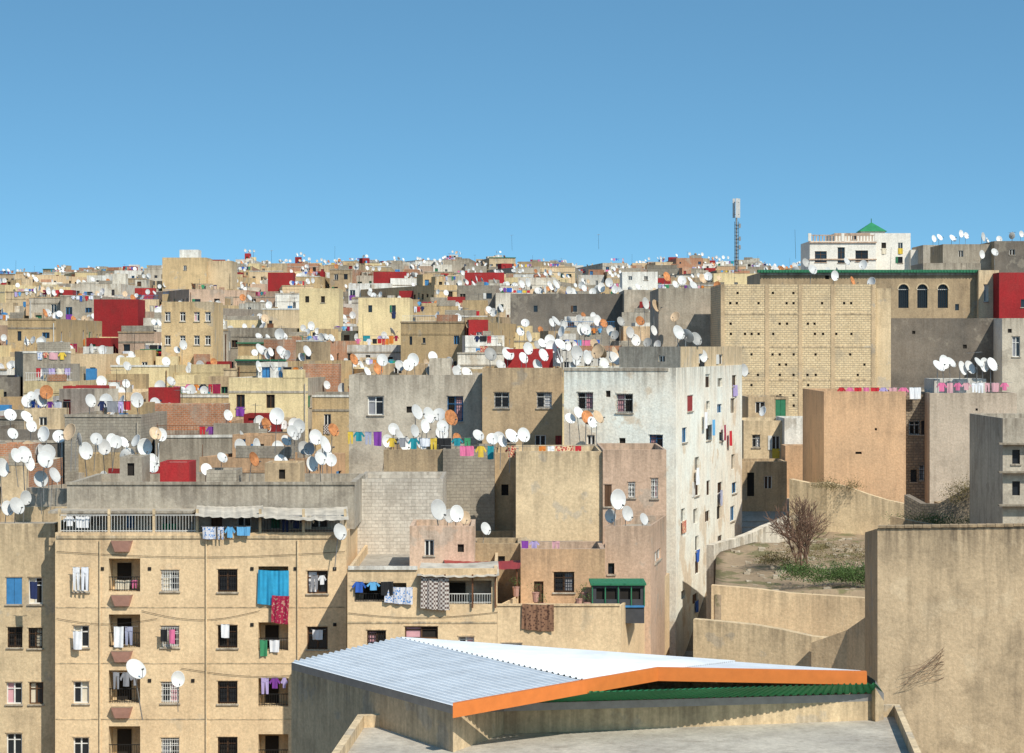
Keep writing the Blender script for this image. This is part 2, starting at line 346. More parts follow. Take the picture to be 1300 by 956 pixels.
# ------------------------------------------------------------ satellite dishes
def mk_dish(mat,tilt,back=None):
    mb=MB(); t=math.radians(tilt); nrm=Vector((0,-math.cos(t),math.sin(t))); e1=Vector((1,0,0)); e2=nrm.cross(e1); 
    if e2.z<0:e2=-e2
    rw,rh,dp=.46,.54,.13; S=18
    def pt(r,a,o=0.): return e1*(rw*r*math.cos(a))+e2*(rh*r*math.sin(a))+nrm*(dp*(r*r-1)+o)
    for o,mm in ((0.,mat),(-.022,back or mat)):
        rows=[[pt(r,2*math.pi*i/S,o) for i in range(S+1)] for r in (.02,.35,.6,.8,.93,1.)]
        mb.grid(rows if o==0 else rows[::-1],mm)
    mb.grid([[pt(1,2*math.pi*i/S,0) for i in range(S+1)],[pt(1.03,2*math.pi*i/S,-.012) for i in range(S+1)],[pt(1.03,2*math.pi*i/S,-.03) for i in range(S+1)],[pt(1,2*math.pi*i/S,-.022) for i in range(S+1)]],mat)
    foc=nrm*.46-e2*.34; bt=pt(.97,-math.pi/2)
    mb.tube([bt-nrm*.03,bt+nrm*.1-e2*.03,foc],.018,M['galv'],4)
    mb.tube([foc-nrm*.06+e2*.02,foc+nrm*.07-e2*.03],.045,M['lnb'],6); 
    mb.tube([pt(.0,0,-.03),-nrm*.26-Vector((0,0,.05))],.045,M['galv'],5)
    pp=-nrm*.26; mb.tube([pp+Vector((0,0,.12)),pp+Vector((0,0,-2.3))],.027,M['galv'],6)
    mb.tube([pt(.6,math.pi/4,-.05),pp,pt(.6,math.pi*3/4,-.05)],.014,M['galv'],4)
    return mb.obj('satellite_dish',True,False)
DW=[mk_dish(M['wdish'],t,M['gdish'] if t in(24,14) else None) for t in (9,14,19,24,30,38)]
DO=[mk_dish(M['odish'],22),mk_dish(M['bdish'],20),mk_dish(M['odish'],26),mk_dish(M['bdish'],30),mk_dish(M['gdish'],26)]
def dish(x,y,z,s=None,az=None,kind=None):
    s=s or R.uniform(.68,1.04)
    if az is None:
        az=R.gauss(33,17) if R.random()<.84 else R.choice([R.uniform(-60,-10),R.uniform(80,200)])
    me=R.choice(DO) if (kind=='o' or (kind is None and R.random()<.19)) else R.choice(DW)
    o=bpy.data.objects.new('satellite_dish',me); o.location=(x,y,z); o.rotation_euler=(R.gauss(0,.05),R.gauss(0,.07),math.radians(az)); o.scale=(s,s,s)
    scene.collection.objects.link(o)
def mk_aerial(h,tp):
    mb=MB(); mb.tube([(0,0,-1),(0,0,h)],.03,M['iron'],5,.022)
    if tp:
        mb.tube([(-.6,0,h-.15),(.6,0,h-.1)],.014,M['galv'],4)
        for i in range(9):
            x=-.55+i*.137; l=.34-.02*i; mb.tube([(x,-l,h-.13),(x,l,h-.13)],.008,M['galv'],3)
    return mb.obj('tv_aerial',False,False)
AE=[mk_aerial(2.6,1),mk_aerial(3.4,1),mk_aerial(4.2,0),mk_aerial(3,1)]
def aerial(x,y,z):
    o=bpy.data.objects.new('tv_aerial',R.choice(AE)); o.location=(x,y,z); o.rotation_euler=(R.gauss(0,.03),R.gauss(0,.03),R.uniform(0,6.28)); scene.collection.objects.link(o)
def tank(mb,x,y,z,mat):
    mb.tube([(x,y,z),(x,y,z+1.1),(x,y,z+1.2)],.5,mat,12); mb.tube([(x,y,z+1.2),(x,y,z+1.3)],.25,mat,8)
# ------------------------------------------------------------ terrain
ROWS=[(150,588),(163,562),(178,535),(195,508),(215,480),(238,455),(265,432),(297,412),(335,394),(380,379),(430,366),(490,355),(560,346),(640,339),(730,334)]
TZ=[(y,wz(p,y)) for y,p in ROWS]
GP=[(-400,28.3),(2,28.3),(12,24.),(35,9.),(60,5),(110,4.),(128,5.),(148,8.)]+[(y,z-9.) for y,z in TZ[1:]]+[(900,48),(2000,44),(6000,30)]
def lerpt(T,y):
    if y<=T[0][0]: return T[0][1]
    for (a,b),(c,d) in zip(T,T[1:]):
        if y<=c: return b+(d-b)*(y-a)/(c-a)
    return T[-1][1]
mb=MB(); xs=[-4000,-1500,-600,-300]+list(range(-200,201,20))+[300,600,1500,4000]
ys=[-400,-100,0,2,6,12,18,25,35,60,85,110,128,148,163,178,195,215,238,265,297,335,380,430,490,560,640,730,900,1300,2000,6000]
mb.grid([[(x,y,lerpt(GP,y)+mn.noise(Vector((x*.03,y*.03,0)))*.4*(y>20)) for x in xs] for y in ys],M['earth']); mb.obj('ground',True)
# ------------------------------------------------------------ procedural houses of the medina
WALLS=['cream']*5+['cream2']*10+['tan']*8+['ochre']*7+['gray']*4+['gray2']*7+['dgray']*2+['pink']*6+['white']*5+['whited']*7+['yellow']*5+['block']*3+['blockw']*1+['brick']*2+['orange']*2
def house(x,y,w,dep,zb,zt,rot,wallk=None,nd=3,lau=.3,name='medina_house',box=True):
    mb=MB(); u=V2(math.cos(rot),math.sin(rot)); b=V2(-u[1],u[0]); P=V2(x,y)
    poly=[P,P+u*w,P+u*w+b*dep,P+b*dep]; wk=wallk or R.choice(WALLS); mat=M[wk]
    par=R.uniform(.6,1.2); ops={}
    fr=M[R.choice(['fwhite','fwhite','fbrown','fblue','fgreen','gray2'])]
    for e,L in ((0,w),(1,dep),(3,dep)):
        lst=[]
        if wk in('block','blockw','brick') and R.random()<.5: ops[e]=lst; continue
        if e!=0 and R.random()<.25: continue
        nc=max(1,int(L/R.uniform(1.5,2.4))); ww=R.uniform(.6,1.05); hh=R.uniform(.85,1.3)
        for k in range(3):
            zc=zt-par-1.0-k*2.7
            for i in range(nc):
                if R.random()<.28: continue
                tc=L*(i+.5)/nc+R.uniform(-.25,.25); w2=ww*R.choice([1,1,.55]); h2=hh*R.choice([1,1,.6])
                zz=zc+R.uniform(-.15,.15)
                lst.append(dict(t0=tc-w2/2,t1=tc+w2/2,a=zz-h2/2,b=zz+h2/2,k='lo',fr=fr))
        ops[e]=lst
    em={}
    if R.random()<.2: em={1:M[R.choice(['block','gray','brick'])]}
    inner=M[R.choice([wk,wk,'white','gray2','red','yellow' ])] if R.random()<.5 else mat
    body(mb,poly,zb,zt,mat,M['roofr'] if R.random()<.15 else M['roof'],ops,par,em,inner)
    rz=zt-par
    if R.random()<.3: lbox(mb,P,u,-.05,w+.05,.0,.06,zt-.14,zt+.05,M[R.choice(['gray2','white','tan'])])
    if R.random()<.05: lbox(mb,P,u,-.12,w+.12,-.1,.22,zt+.01,zt+.16,M['tile'])
    for _ in range(R.choice([0,1,1,2])):
        a=R.uniform(0,w*.7); c=R.uniform(.4,max(.8,w-a)); c=min(c,w-a); lbox(mb,P,u,a,a+c,-.2-R.random()*.02,.02+R.random()*.02,zt-.01,zt+R.uniform(.15,.9),M[R.choice(['block','brick','block',wk,wk,'gray'])])
    if R.random()<.35: lbox(mb,P,u,0.01,w-.01,0,.045,zt-par-.28,zt-par-.1,M[R.choice(['gray2','gray',wk])])
    if R.random()<.35: t=R.choice([.25,w-.25]); mb.tube([(*(P+u*t-b*.07),zt-.5),(*(P+u*t-b*.07),zb)],.05,M[R.choice(['gray2','rust','fwhite'])],5)
    if R.random()<.14 and y<420: railing(mb,P,u,.1,w-.1,zt,zt+.7,-.12,M[R.choice(['fwhite','iron','fblue','rust'])],.2)
    for _ in range(R.choice([1,2,3])):
        t=R.uniform(.5,w-.8); q=R.uniform(.8,max(1.,dep-1.5)); lbox(mb,P,u,t,t+R.uniform(.2,1.1),-q-R.uniform(.15,1.2),-q,rz,rz+R.uniform(.5,1.7),M[R.choice([wk,'gray2','block','white','brick','fblue','rust','cream2','whited'])])
    tops=[]
    if box:
        for q in range(R.choice([0,1,1,2,2,3])):
            bw=R.uniform(1.5,min(4.2,w*.6)); bd=R.uniform(1.8,min(4.,dep*.5)); t0=R.uniform(.3,w-bw-.3); n0=R.uniform(.8 if q else 2.,max(1.,dep-bd-.5)); bh=R.uniform(1.6,2.9)
            bm=M[R.choice([wk,wk,'gray2','white','block','brick','tan','cream2','whited','ochre','yellow'])] if R.random()>.17 else M['red']
            P0=P+u*t0+b*n0
            o={0:[dict(t0=.35,t1=1.1,a=rz+.1,b=rz+min(1.8,bh-.3),k='door',fr=M[R.choice(['fbrown','fblue','fgreen','fred','gray'])])]} if R.random()<.6 else {0:[dict(t0=bw*.4,t1=bw*.4+.6,a=rz+.8,b=rz+1.4,k='lo',fr=fr)]}
            body(mb,[P0,P0+u*bw,P0+u*bw+b*bd,P0+b*bd],rz,rz+bh,bm,None,o,.15,th=.1); tops.append((t0+bw/2,-n0-.5,rz+bh,bw))
    if R.random()<.16: tank(mb,*(P+u*(w*.7)+b*2.2),rz,M[R.choice(['tank','fwhite','fblue'])])
    if R.random()<.35:
        for t in (0.15,w*.5,w-.15): mb.tube([(*(P+u*t+b*.15),zt-.2),(*(P+u*t+b*.15),zt+R.uniform(.4,1.1))],.02,M['rust'],4)
    mb.obj(name)
    if R.random()<lau:
        m2=MB()
        for _ in range(R.choice([1,1,2])):
            a=R.uniform(.2,w*.4); c=min(w-.2,a+R.uniform(2.,5.)); off=-R.uniform(.5,2.5) if R.random()<.65 else .08+_*.06
            laundry(m2,P,u,a,c,(rz+R.uniform(1.35,2.)) if off<0 else zt-.05,off,True)
        m2.obj('hanging_laundry')
    n=max(0,int(R.gauss(nd,2.))); k=0
    while k<n:
        if tops and R.random()<.4: tt,nn,zz,bw=R.choice(tops); t=tt+R.uniform(-bw/2,bw/2); q=nn; z=zz+R.uniform(.6,1.)
        else: t=R.uniform(.3,w-.3); q=-R.uniform(.3,min(5.,dep*.6)); z=rz+R.uniform(1.1,1.95)
        for c in range(R.choice([1,1,2,2,3])):
            p=P+u*min(max(t+c*R.uniform(.95,1.3),.2),w-.1)-V2(u[1],-u[0])*(-q)
            dish(p[0],p[1],z+R.uniform(-.35,.35)); k+=1
    if R.random()<.3: p=P+u*R.uniform(.5,w-.5)+b*1.5; aerial(p[0],p[1],rz)
def pmax(d):
    if d<172: return 432
    if d<190: return 430
    if d<212: return 840
    if d<280: return 895
    if d<300: return 960
    return 1420
for ri,(y0,pt) in enumerate(ROWS):
    ynext=ROWS[ri+1][0] if ri<len(ROWS)-1 else 800; gap=ynext-y0
    x=wx(-130,y0)-R.uniform(0,5)
    while True:
        w=R.uniform(3.9,8.)*(1. if y0<300 else R.uniform(.9,1.3))
        if wx(pmax(y0),y0)<x+w:
            break
        y=y0+R.uniform(-.25,.25)*gap
        zt=lerpt(TZ,y)+R.choice([R.uniform(-2.1,.8),R.uniform(-2.1,.8),R.uniform(.2,2.4)])*(1 if y0<500 else .75)
        px=x/y*F+CX
        if y0>=430: zt-=max(0,300-px)/300*13/3000*y0
        if px>960 and y0>300: zt=min(zt,wz(338,y))
        if y0<160: zt=min(zt,wz(580,y))
        zb=min(lerpt(GP,y),zt-7)-2
        rot=math.radians(R.choice([R.gauss(0,4),R.gauss(-2,5),R.uniform(-28,24)]))
        house(x,y,w,gap*R.uniform(.6,.85),zb,zt,rot,nd=(4.4 if y0<200 else 4.6 if y0<420 else 3.6),lau=.62 if y0<300 else .48)
        x+=w*math.cos(rot)+R.choice([0.05,.1,R.uniform(.3,1.6)])
# ------------------------------------------------------------ surveyed buildings
def hero(name,pts,pyt,zb,mat,ops=None,back=12.,par=.9,roof=None,emats=None,inner=None,extra=None,zt=None):
    P=[V2(wx(p,d),d) for p,d in pts]; zt=zt if zt is not None else wz(pyt,pts[0][1])
    poly=P+[P[-1]+V2(0,back) if len(P)==2 else P[-1]+(P[0]-P[1]),P[0]+V2(0,back) if len(P)==2 else None]
    poly=[q for q in poly if q is not None]
    od={}
    for e,lst in (ops or {}).items():
        A=poly[e];B=poly[e+1]; u=(B-A).normalized(); od[e]=[]
        def tt(px):
            k=(px-CX)/F; return (k*A[1]-A[0])/(u[0]-k*u[1])
        for (px,py,w,h,k,*kw) in lst:
            t0,t1=tt(px-w/2),tt(px+w/2); Y=A[1]+u[1]*(t0+t1)/2
            d=dict(t0=t0,t1=t1,a=wz(py+h/2,Y),b=wz(py-h/2,Y),k=k); d.update(kw[0] if kw else {}); od[e].append(d)
    mb=MB(); body(mb,poly,zb,zt,mat,roof,od,par,emats,inner)
    if extra: extra(mb,poly[0],(poly[1]-poly[0]).normalized(),zt)
    mb.obj(name); return poly,zt
U=V2(1,0); gi=M['iron']; gw=M['fwhite']
# -- A : long apartment block, front left
dA=127.
w_=lambda **k:dict(fr=M['fwhite'],gr=None,**k)
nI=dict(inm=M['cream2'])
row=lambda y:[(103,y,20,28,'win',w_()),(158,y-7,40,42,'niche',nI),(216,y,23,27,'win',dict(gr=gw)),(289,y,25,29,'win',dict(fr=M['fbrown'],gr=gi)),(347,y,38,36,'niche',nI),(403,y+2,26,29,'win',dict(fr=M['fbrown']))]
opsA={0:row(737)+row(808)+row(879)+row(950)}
def exA(mb,P,u,zt):
    X=lambda px:wx(px,dA)-P[0]
    for px in (155,):
        for py in (693,762,833,904):
            zc=wz(py,dA); t0,t1=X(px-14),X(px+14)
            a=.18;f=.42
            A=[(P[0]+t0+a,P[1]-.0,zc-.3),(P[0]+t1-a,P[1]-.0,zc-.3),(P[0]+t1,P[1],zc+.3),(P[0]+t0,P[1],zc+.3)]
            B=[(q[0]+(a*.3 if i in(0,3) else -a*.3),P[1]-(f*.5 if i<2 else f),q[2]) for i,q in enumerate(A)]
            mb.face(B,M['pot']); mb.face([A[0],B[0],B[3],A[3]],M['pot']); mb.face([B[1],A[1],A[2],B[2]],M['pot']); mb.face([A[0],A[1],B[1],B[0]],M['pot']); mb.face([B[3],B[2],A[2],A[3]],M['earth'])
    railing(mb,P,u,X(75),X(250),zt,zt+.95,-.08,gw,.16)
    for px in (75,138,195,250,330,385,438): lbox(mb,P,u,X(px)-.07,X(px)+.07,-.2,-.06,zt,zt+1.25,M['cream2'])
    railing(mb,P,u,X(330),X(438),zt,zt+.8,-.08,gi,.16)
    lbox(mb,P,u,X(72),X(438),0,.06,zt-.32,zt-.16,M['cream2'])
    for py in (771,842,913): lbox(mb,P,u,X(71),X(439),.0,.02,wz(py,dA)-.03,wz(py,dA)+.03,M['cream2'])
    for px in (127,262,378): mb.tube([(P[0]+X(px),P[1]-.07,zt-.4),(P[0]+X(px),P[1]-.07,2)],.045,M['cream2'],6)
    for py,px0,px1,s in ((700,72,438,.3),(775,180,330,.5),(785,72,200,.3),(848,230,438,.45)):
        mb.tube([(wx(px0+(px1-px0)*i/10,dA),P[1]-.06,wz(py,dA)-s*math.sin(i/10*3.14)) for i in range(11)],.012,gi,4)
    for px in (130,190,245,320,375,425):
        for py in (722,793,864): 
            if R.random()<.6: lbox(mb,P,u,X(px)-.09,X(px)+.09,.0,.04,wz(py,dA)-.09,wz(py,dA)+.09,M['dark'])
hero('apartment_block',[(70,dA),(440,dA)],676,2.,M['cream'],opsA,13,.02,extra=exA)
tz=wz(676,dA)
def exA2(mb,P,u,zt):
    X=lambda px:wx(px,129.4)-P[0]
    lbox(mb,P,u,X(70),X(250),0,2.2,wz(651,128),wz(648,128),M['gray2'])
    for a,b,m in ((250,338,M['asb']),(330,445,M['asb'])):
        dz=-.06 if a>300 else 0
        A=[(wx(a,129.3),129.3,wz(642,129)+dz),(wx(b-4,129.3),129.3,wz(642,129)+dz),(wx(b-2,126.4),126.3,wz(655,127)+dz-.1*(a>300)),(wx(a-2,126.4),126.3,wz(654,127)+dz)]
        sheet(mb,*A,(0,0,1),24,3,.03,m)
    lbox(mb,P,u,-.05,X(452),-.05,.08,zt-.1,zt+.06,M['gray2'])
o2={0:[(100,664,10,20,'door',dict(fr=M['fbrown'])),(120,661,18,12,'lo'),(165,664,10,20,'door',dict(fr=M['fblue'])),(215,661,18,12,'lo'),(275,664,14,22,'door',dict(fr=M['fbrown'])),(310,660,18,14,'lo'),(350,664,12,22,'door',dict(fr=M['fgreen'])),(405,662,22,14,'lo')]}
hero('rooftop_storey',[(85,129.6),(450,129.6)],613,tz-.02,M['gray2'],o2,9.5,.5,extra=exA2)
hero('stair_tower',[(152,133),(180,133)],580,tz,M['gray2'],{0:[(166,596,9,16,'hole')]},3,.1)
hero('rooftop_room',[(203,134),(240,134)],587,tz,M['red'],None,3,.1)
hero('stair_tower',[(336,132.5),(381,132.5)],588,tz,M['tan'],{0:[(358,602,8,12,'hole')]},3,.2)
hero('rooftop_room',[(262,134),(300,134)],597,tz,M['block'],None,3,.2)
hero('apartment_block',[(-70,128.5),(69.6,128.5)],665,2.,M['cream2'],{0:[(18,750,20,34,'win',dict(cl=M['fblue'])),(45,750,18,34,'win',w_()),(19,809,19,26,'win',dict(fr=M['fbrown'],gr=gi)),(45,810,18,26,'win',dict(fr=M['fbrown'],gr=gi)),(-25,750,20,30,'win',w_()),(18,880,20,28,'win',w_()),(46,880,18,28,'win',dict(fr=M['fbrown'])),(18,945,20,28,'win',w_())]},14,.9)
def lobj(fn):
    mb=MB(); fn(mb); mb.obj('hanging_laundry')
def wl(px0,px1,py,off=.35,hs=1.,mats=None,d=dA,dens=1.):
    lobj(lambda mb:laundry(mb,V2(0,d),U,wx(px0,d),wx(px1,d),wz(py,d),off,False,dens,hs,mats))
wl(92,115,719,hs=1.6,mats=[FB['white'],FB['rose'],FB['white2']]);wl(92,114,800,hs=1.7,mats=[FB['pink'],FB['blue'],FB['white'],FB['green']]);wl(203,224,798,hs=1.3,mats=[FB['black'],FB['white'],FB['pink']])
wl(256,321,668,.3,mats=[FB['sky'],FB['blue'],FB['teal'],FP[0]],hs=.9);wl(143,176,737,-.3,.6);wl(143,176,795,.1,1.3,[FB['blue'],FB['white'],FP[3],FB['purple']]);wl(328,364,812,.1,1.2,[FP[3],FB['grey'],FB['white'],FB['green']])
wl(393,414,730,.1,.9,[FB['white'],FB['grey']]);wl(279,300,792,.1,1.4,[FB['white']]);wl(395,414,799,.1,1.,[FB['black'],FB['white']]);wl(36,54,738,.1,1.6,[FB['purple'],FP[1],FB['navy']]);wl(80,130,655,.1,.8,[FB['white']],d=127.4,dens=.6)
wl(142,176,853,.1,1.2,[FB['white'],FB['grey']]);wl(330,365,860,.1,1.,[FB['purple'],FB['lilac']])
wl(335,430,655,-.3,1.1,[FB['white'],FB['cream'],FB['grey'],FB['navy']],dens=.7)
def big(px0,px1,py0,py1,mat,d,off=.12,skew=0):
    mb=MB(); Y=d-off
    sheet(mb,(wx(px0,d),Y,wz(py0,d)),(wx(px1,d),Y,wz(py0+1,d)),(wx(px1+skew,d),Y,wz(py1,d)),(wx(px0-1,d),Y,wz(py1-3,d)),(0,-1,0),14,10,.05,mat,R.random()*6); mb.obj('hanging_cloth')
big(328,367,723,769,simple('cloth_turquoise',(.03,.30,.52),.9),dA,.15);big(346,368,755,792,spotted('cloth_red_flowered',(.33,.02,.06),(.45,.25,.2),9,.66),dA,.28,-2)
# -- B : lower terrace block
dB=121.5
def exB1(mb,P,u,zt):
    X=lambda px:wx(px,dB)-P[0]
    lbox(mb,P,u,X(442),X(530),-.02,.10,zt-.05,zt+.14,M['white'])
    for py in (790,): lbox(mb,P,u,0.,X(631),.0,.03,wz(py,dB)-.06,wz(py,dB)+.04,M['cream2'])
    A=[(wx(532,dB),124.4,wz(715,124)),(wx(632,dB),124.4,wz(713,124)),(wx(634,dB),121.,wz(731,121)),(wx(530,dB),121.,wz(731,121))]
    sheet(mb,*A,(0,0,1),22,3,.025,M['asb'])
    for px in (536,565,600,629): lbox(mb,P,u,X(px)-.04,X(px)+.04,.1,.18,zt-2,wz(730,121),M['rust'])
    mb.tube([(wx(442+19*i,dB),P[1]-.05,wz(778,dB)-.25*math.sin(i*.33)) for i in range(11)],.012,gi,4)
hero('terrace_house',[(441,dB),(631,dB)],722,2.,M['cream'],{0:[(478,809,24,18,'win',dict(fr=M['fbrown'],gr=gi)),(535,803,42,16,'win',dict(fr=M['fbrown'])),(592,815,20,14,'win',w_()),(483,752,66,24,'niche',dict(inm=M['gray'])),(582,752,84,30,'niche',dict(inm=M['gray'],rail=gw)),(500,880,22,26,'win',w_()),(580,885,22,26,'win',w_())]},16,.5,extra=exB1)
wl(446,500,738,.2,.8,[FB['blue'],FB['sky'],FB['white'],FB['black'],FB['rose']],d=dB);big(489,524,744,767,FP[0],dB,.16);big(535,570,732,774,FP[2],dB,.3,1)
def exB2(mb,P,u,zt):
    lbox(mb,P,u,0,wx(787,dB)-P[0],-.2,.06,zt-.01,zt+.09,M['cream'])
hero('terrace_house',[(631.3,dB),(788,dB),(850,139)],769,2.,M['cream'],{0:[(650,820,26,8,'win',w_()),(745,840,20,22,'win',w_()),(690,890,22,26,'win',w_())],1:[(862,800,8,18,'lo'),(838,830,8,18,'lo')]},16,.7,extra=exB2)
big(663,703,766,801,FP[4],dB,.12)
hero('rooftop_room',[(520,127),(602,127)],668,14,M['pink'],{0:[(545,695,12,20,'lo'),(585,696,8,10,'hole')]},5,.4)
hero('rooftop_room',[(600,131),(662,131)],690,14,M['tan'],{0:[(636,710,10,8,'lo')]},4,.4)
hero('rooftop_room',[(661,126),(768,126)],697,14,M['pink'],{0:[(716,739,26,26,'win',dict(fr=M['fbrown'],gr=gi)),(684,752,12,28,'door',dict(fr=M['fbrown']))]},5,.4,emats={0:M['orange']})
hero('rooftop_room',[(768,129.5),(826,129.5),(846,138)],668,12,M['pink'],{0:[(776,722,8,14,'lo')],1:[(835,705,8,14,'lo')]},7,.5)
def shed(mb,P,u,zt):
    W=wx(818,123)-P[0]; lbox(mb,P,u,-.1,W+.1,-2.6,.15,zt,zt+.1,M['tile'])
    for i in range(5): lbox(mb,P,u,W*i/4-.03,W*i/4+.03,.0,.06,zt-1.1,zt,M['fgreen'])
    lbox(mb,P,u,0,W,.0,.07,zt-1.15,zt-1.05,M['fblue'])
hero('rooftop_shed',[(752,123),(818,123)],743,15.6,M['tank'],{0:[(770,754,26,14,'hole'),(800,754,26,14,'hole')]},2.5,.02,extra=shed)
mb=MB(); sheet(mb,(wx(562,125),127.,wz(711,127)),(wx(662,125),127.,wz(711,127)),(wx(660,124),124.2,wz(722,124.2)),(wx(566,124),124.2,wz(720,124.2)),(0,0,1),24,3,.025,M['fred'])
for px in (568,612,656): mb.tube([(wx(px,124.3),124.4,wz(722,124.3)),(wx(px,124.3),124.4,wz(760,124.3))],.05,M['rust'],5)
mb.obj('tin_canopy')
for px,py,d in ((680,752,123.),(688,766,122.3),(745,765,122.3),(655,745,124.),(735,760,123),(742,752,124)):
    mb=MB(); x=wx(px,d); z=wz(py,d); mb.tube([(x,d,z-.5),(x,d,z-.1),(x,d,z)],.14,M['pot'],8,.2)
    for i in range(60):
        a=Vector((R.gauss(0,.16),R.gauss(0,.16),R.uniform(0,.5))); q=Vector((x,d,z))+a; e=Vector((R.uniform(-.06,.06),R.uniform(-.06,.06),.05)); f=Vector((R.uniform(-.06,.06),R.uniform(-.06,.06),-.03))
        mb.face([q,q+e,q+f],M['leaf'])
    mb.obj('potted_plant')
# -- C and its neighbours
hero('plain_house',[(655,139),(765,139)],573,10,M['cream2'],{0:[(700,600,3,3,'hole'),(742,596,3,3,'hole')]},9,.4)
hero('plain_house',[(765.3,138.7),(846,138.7)],571,10,M['pink'],{0:[(772,629,9,28,'win',dict(fr=M['fbrown'],cl=M['fbrown'])),(802,622,9,20,'win',dict(fr=M['fwhite'],gr=gw)),(831,620,9,26,'win',dict(fr=M['fwhite'],gr=gw))]},9.5,.4)
hero('whitewashed_house',[(453,136),(562,136)],608,8,M['blockw'],None,8,.4)
hero('block_house',[(487,146),(562,146)],571,9,M['tan'],None,8,.5)
hero('block_house',[(562.3,145.5),(628,145.5)],570,9,M['block'],{0:[(634,618,8,12,'lo')]},8,.5)
hero('block_house',[(628.3,146.3),(655,146.3)],575,9,M['tan'],{0:[(641,622,9,14,'lo')]},8,.5)
hero('plain_house',[(560,138.5),(656,138.5)],684,9,M['tan'],{0:[(588,700,10,10,'hole')]},6,.5)
# -- E,F,D
hero('gray_house',[(443,160),(612,160)],476,10,M['gray2'],{0:[(477,515,20,24,'win',dict(fr=M['fwhite'])),(578,519,20,32,'win',dict(fr=M['fblue'],gr=gi)),(520,520,8,8,'hole'),(560,560,14,14,'lo'),(500,565,14,16,'lo')]},14,.6)
hero('stair_tower',[(545,165),(572,165)],455,20,M['gray2'],None,4,.2)
hero('rooftop_room',[(470,168),(540,168)],462,20,M['tan'],{0:[(505,470,10,8,'lo')]},6,.4)
hero('tan_house',[(612.3,157),(714,157)],467,10,M['ochre'],{0:[(637,508,19,20,'win',dict(fr=M['fwhite'],gr=gi)),(691,508,19,20,'win',dict(fr=M['fwhite'],gr=gi)),(648,556,12,12,'lo'),(686,560,14,16,'lo'),(711,563,12,20,'door',dict(fr=M['fred']))]},12,.6,emats={0:M['tan']})
hero('rooftop_room',[(640,166),(702,166)],443,20,M['red'],None,4,.2)
opsD1=[]
for ci,px in enumerate((868,884,899,914,931)):
    for ri in range(9):
        py=484+ri*34+ (px-868)*(-.02)+R.uniform(-3,3)
        if ri*34+484>790-(px-868)*1.9: continue
        if R.random()<.30: continue
        hh=R.choice([17,19,11,14]); opsD1.append((px+R.uniform(-1.5,1.5),py,R.choice([6.,5.5,4.5]),hh,'lo',dict(fr=M[R.choice(['gray2','fbrown','fbrown','fblue'])])))
opsD1+=[(876,512,7,20,'win',dict(cl=M['fred']))]
def exD(mb,P,u,zt):
    lbox(mb,P,u,0,6.9,.0,.05,zt-.2,zt-.02,M['gray2'])
mD=plaster('whitewash_flaking',(.76,.72,.64),(.70,.63,.52),.30,.7,patch=(.58,.46,.33),pth=.585,lt=1.2,var=0,psc=.35)
D,zD=hero('white_apartment_house',[(716,152.2),(858,150),(942,175)],0,6,mD,{0:[(743,509,20,22,'win',dict(fr=M['fwhite'],gr=gi)),(793,512,21,24,'win',dict(fr=M['fwhite'],gr=gi)),(750,558,10,12,'lo'),(833,560,17,16,'win',dict(fr=M['fblue'],gr=gi)),(790,560,8,8,'hole'),(772,470+30,6,8,'hole')],1:opsD1},12,.7,zt=wz(467,150),extra=exD)
hero('rooftop_storey',[(786,156.),(864,152.6),(941.6,175.2)],0,zD-.6,M['white'],{0:[(840,455,8,8,'lo')],1:[(890,455,6,12,'lo'),(915,456,6,12,'lo')]},9,.5,zt=wz(440,152),emats={0:M['gray2'],1:M['cream2'],2:M['gray2']})
lobj(lambda mb:[garment(mb,D[1],(D[2]-D[1]).normalized(),t,z,.25,(.9,1.1),m,'towel') for t,z,m in ((16.5,24.5,FB['crim']),(9.,25.6,FB['white']),(12.,25.,FB['sky']),(19.,24.,FB['red']),(6.,22.,FB['white']),(15,20.,FP[3]))])
def exR4(mb,P,u,zt):
    W=wx(1112,215)-P[0]
    for f in (0,.285,.5,.71,.97): lbox(mb,P,u,W*f,W*f+.35,.0,.05,14,zt-.02,M['tan'])
    for py in (398,440,482): lbox(mb,P,u,0,W,.0,.04,wz(py,215)-.10,wz(py,215)+.08,M['cream2'])
ops4=[(x+R.uniform(-1,1),y,3.,3.2,'hole') for x in range(927,1108,9) for y in range(372,525,13) if R.random()<.33 and not any(abs(x-(915+197*f))<5 for f in(0,.285,.5,.71,.97)) and min(abs(y-398),abs(y-440),abs(y-482))>5]
hero('blockwork_building',[(915,215),(1112,215)],361,12,M['blockb'],{0:ops4},11,.4,extra=exR4)
hero('blockwork_building',[(1112.3,215.6),(1131,215.6)],366,12,M['cream2'],None,9,.4)
hero('gray_hall',[(836,228),(917,228)],366,12,M['gray'],None,14,.4)
hero('long_gray_hall',[(648,296),(792,296)],373,22,M['dgray'],{0:[(680,392,5,8,'lo'),(730,392,5,8,'lo')]},14,.3)
hero('gray_hall',[(792.4,292),(842,292)],368,22,M['gray'],None,14,.4)
hero('cement_wall_building',[(1107,226),(1272,226)],404,12,M['dgray'],{0:[(1122,480,5,8,'hole'),(1160,422,4,4,'hole'),(1225,440,5,5,'hole')]},10,.3)
hero('gray_blue_house',[(1272.3,222),(1345,222)],404,12,M['white'],{0:[(1290,440,10,26,'win',w_()),(1312,440,10,26,'win',w_()),(1282,420,5,5,'hole')]},12,.5,emats={0:M['gray2']})
def exR6(mb,P,u,zt):
    W=wx(1242,250)-P[0]; lbox(mb,P,u,-.3,W,-.3,.45,zt-.02,zt+.28,M['tile']); lbox(mb,P,u,0,W,0,.2,zt-.3,zt-.03,M['gray2'])
    for i in range(70): lbox(mb,P,u,W*i/70,W*i/70+.12,.45,.52,zt-.02,zt+.24,M['fgreen'])
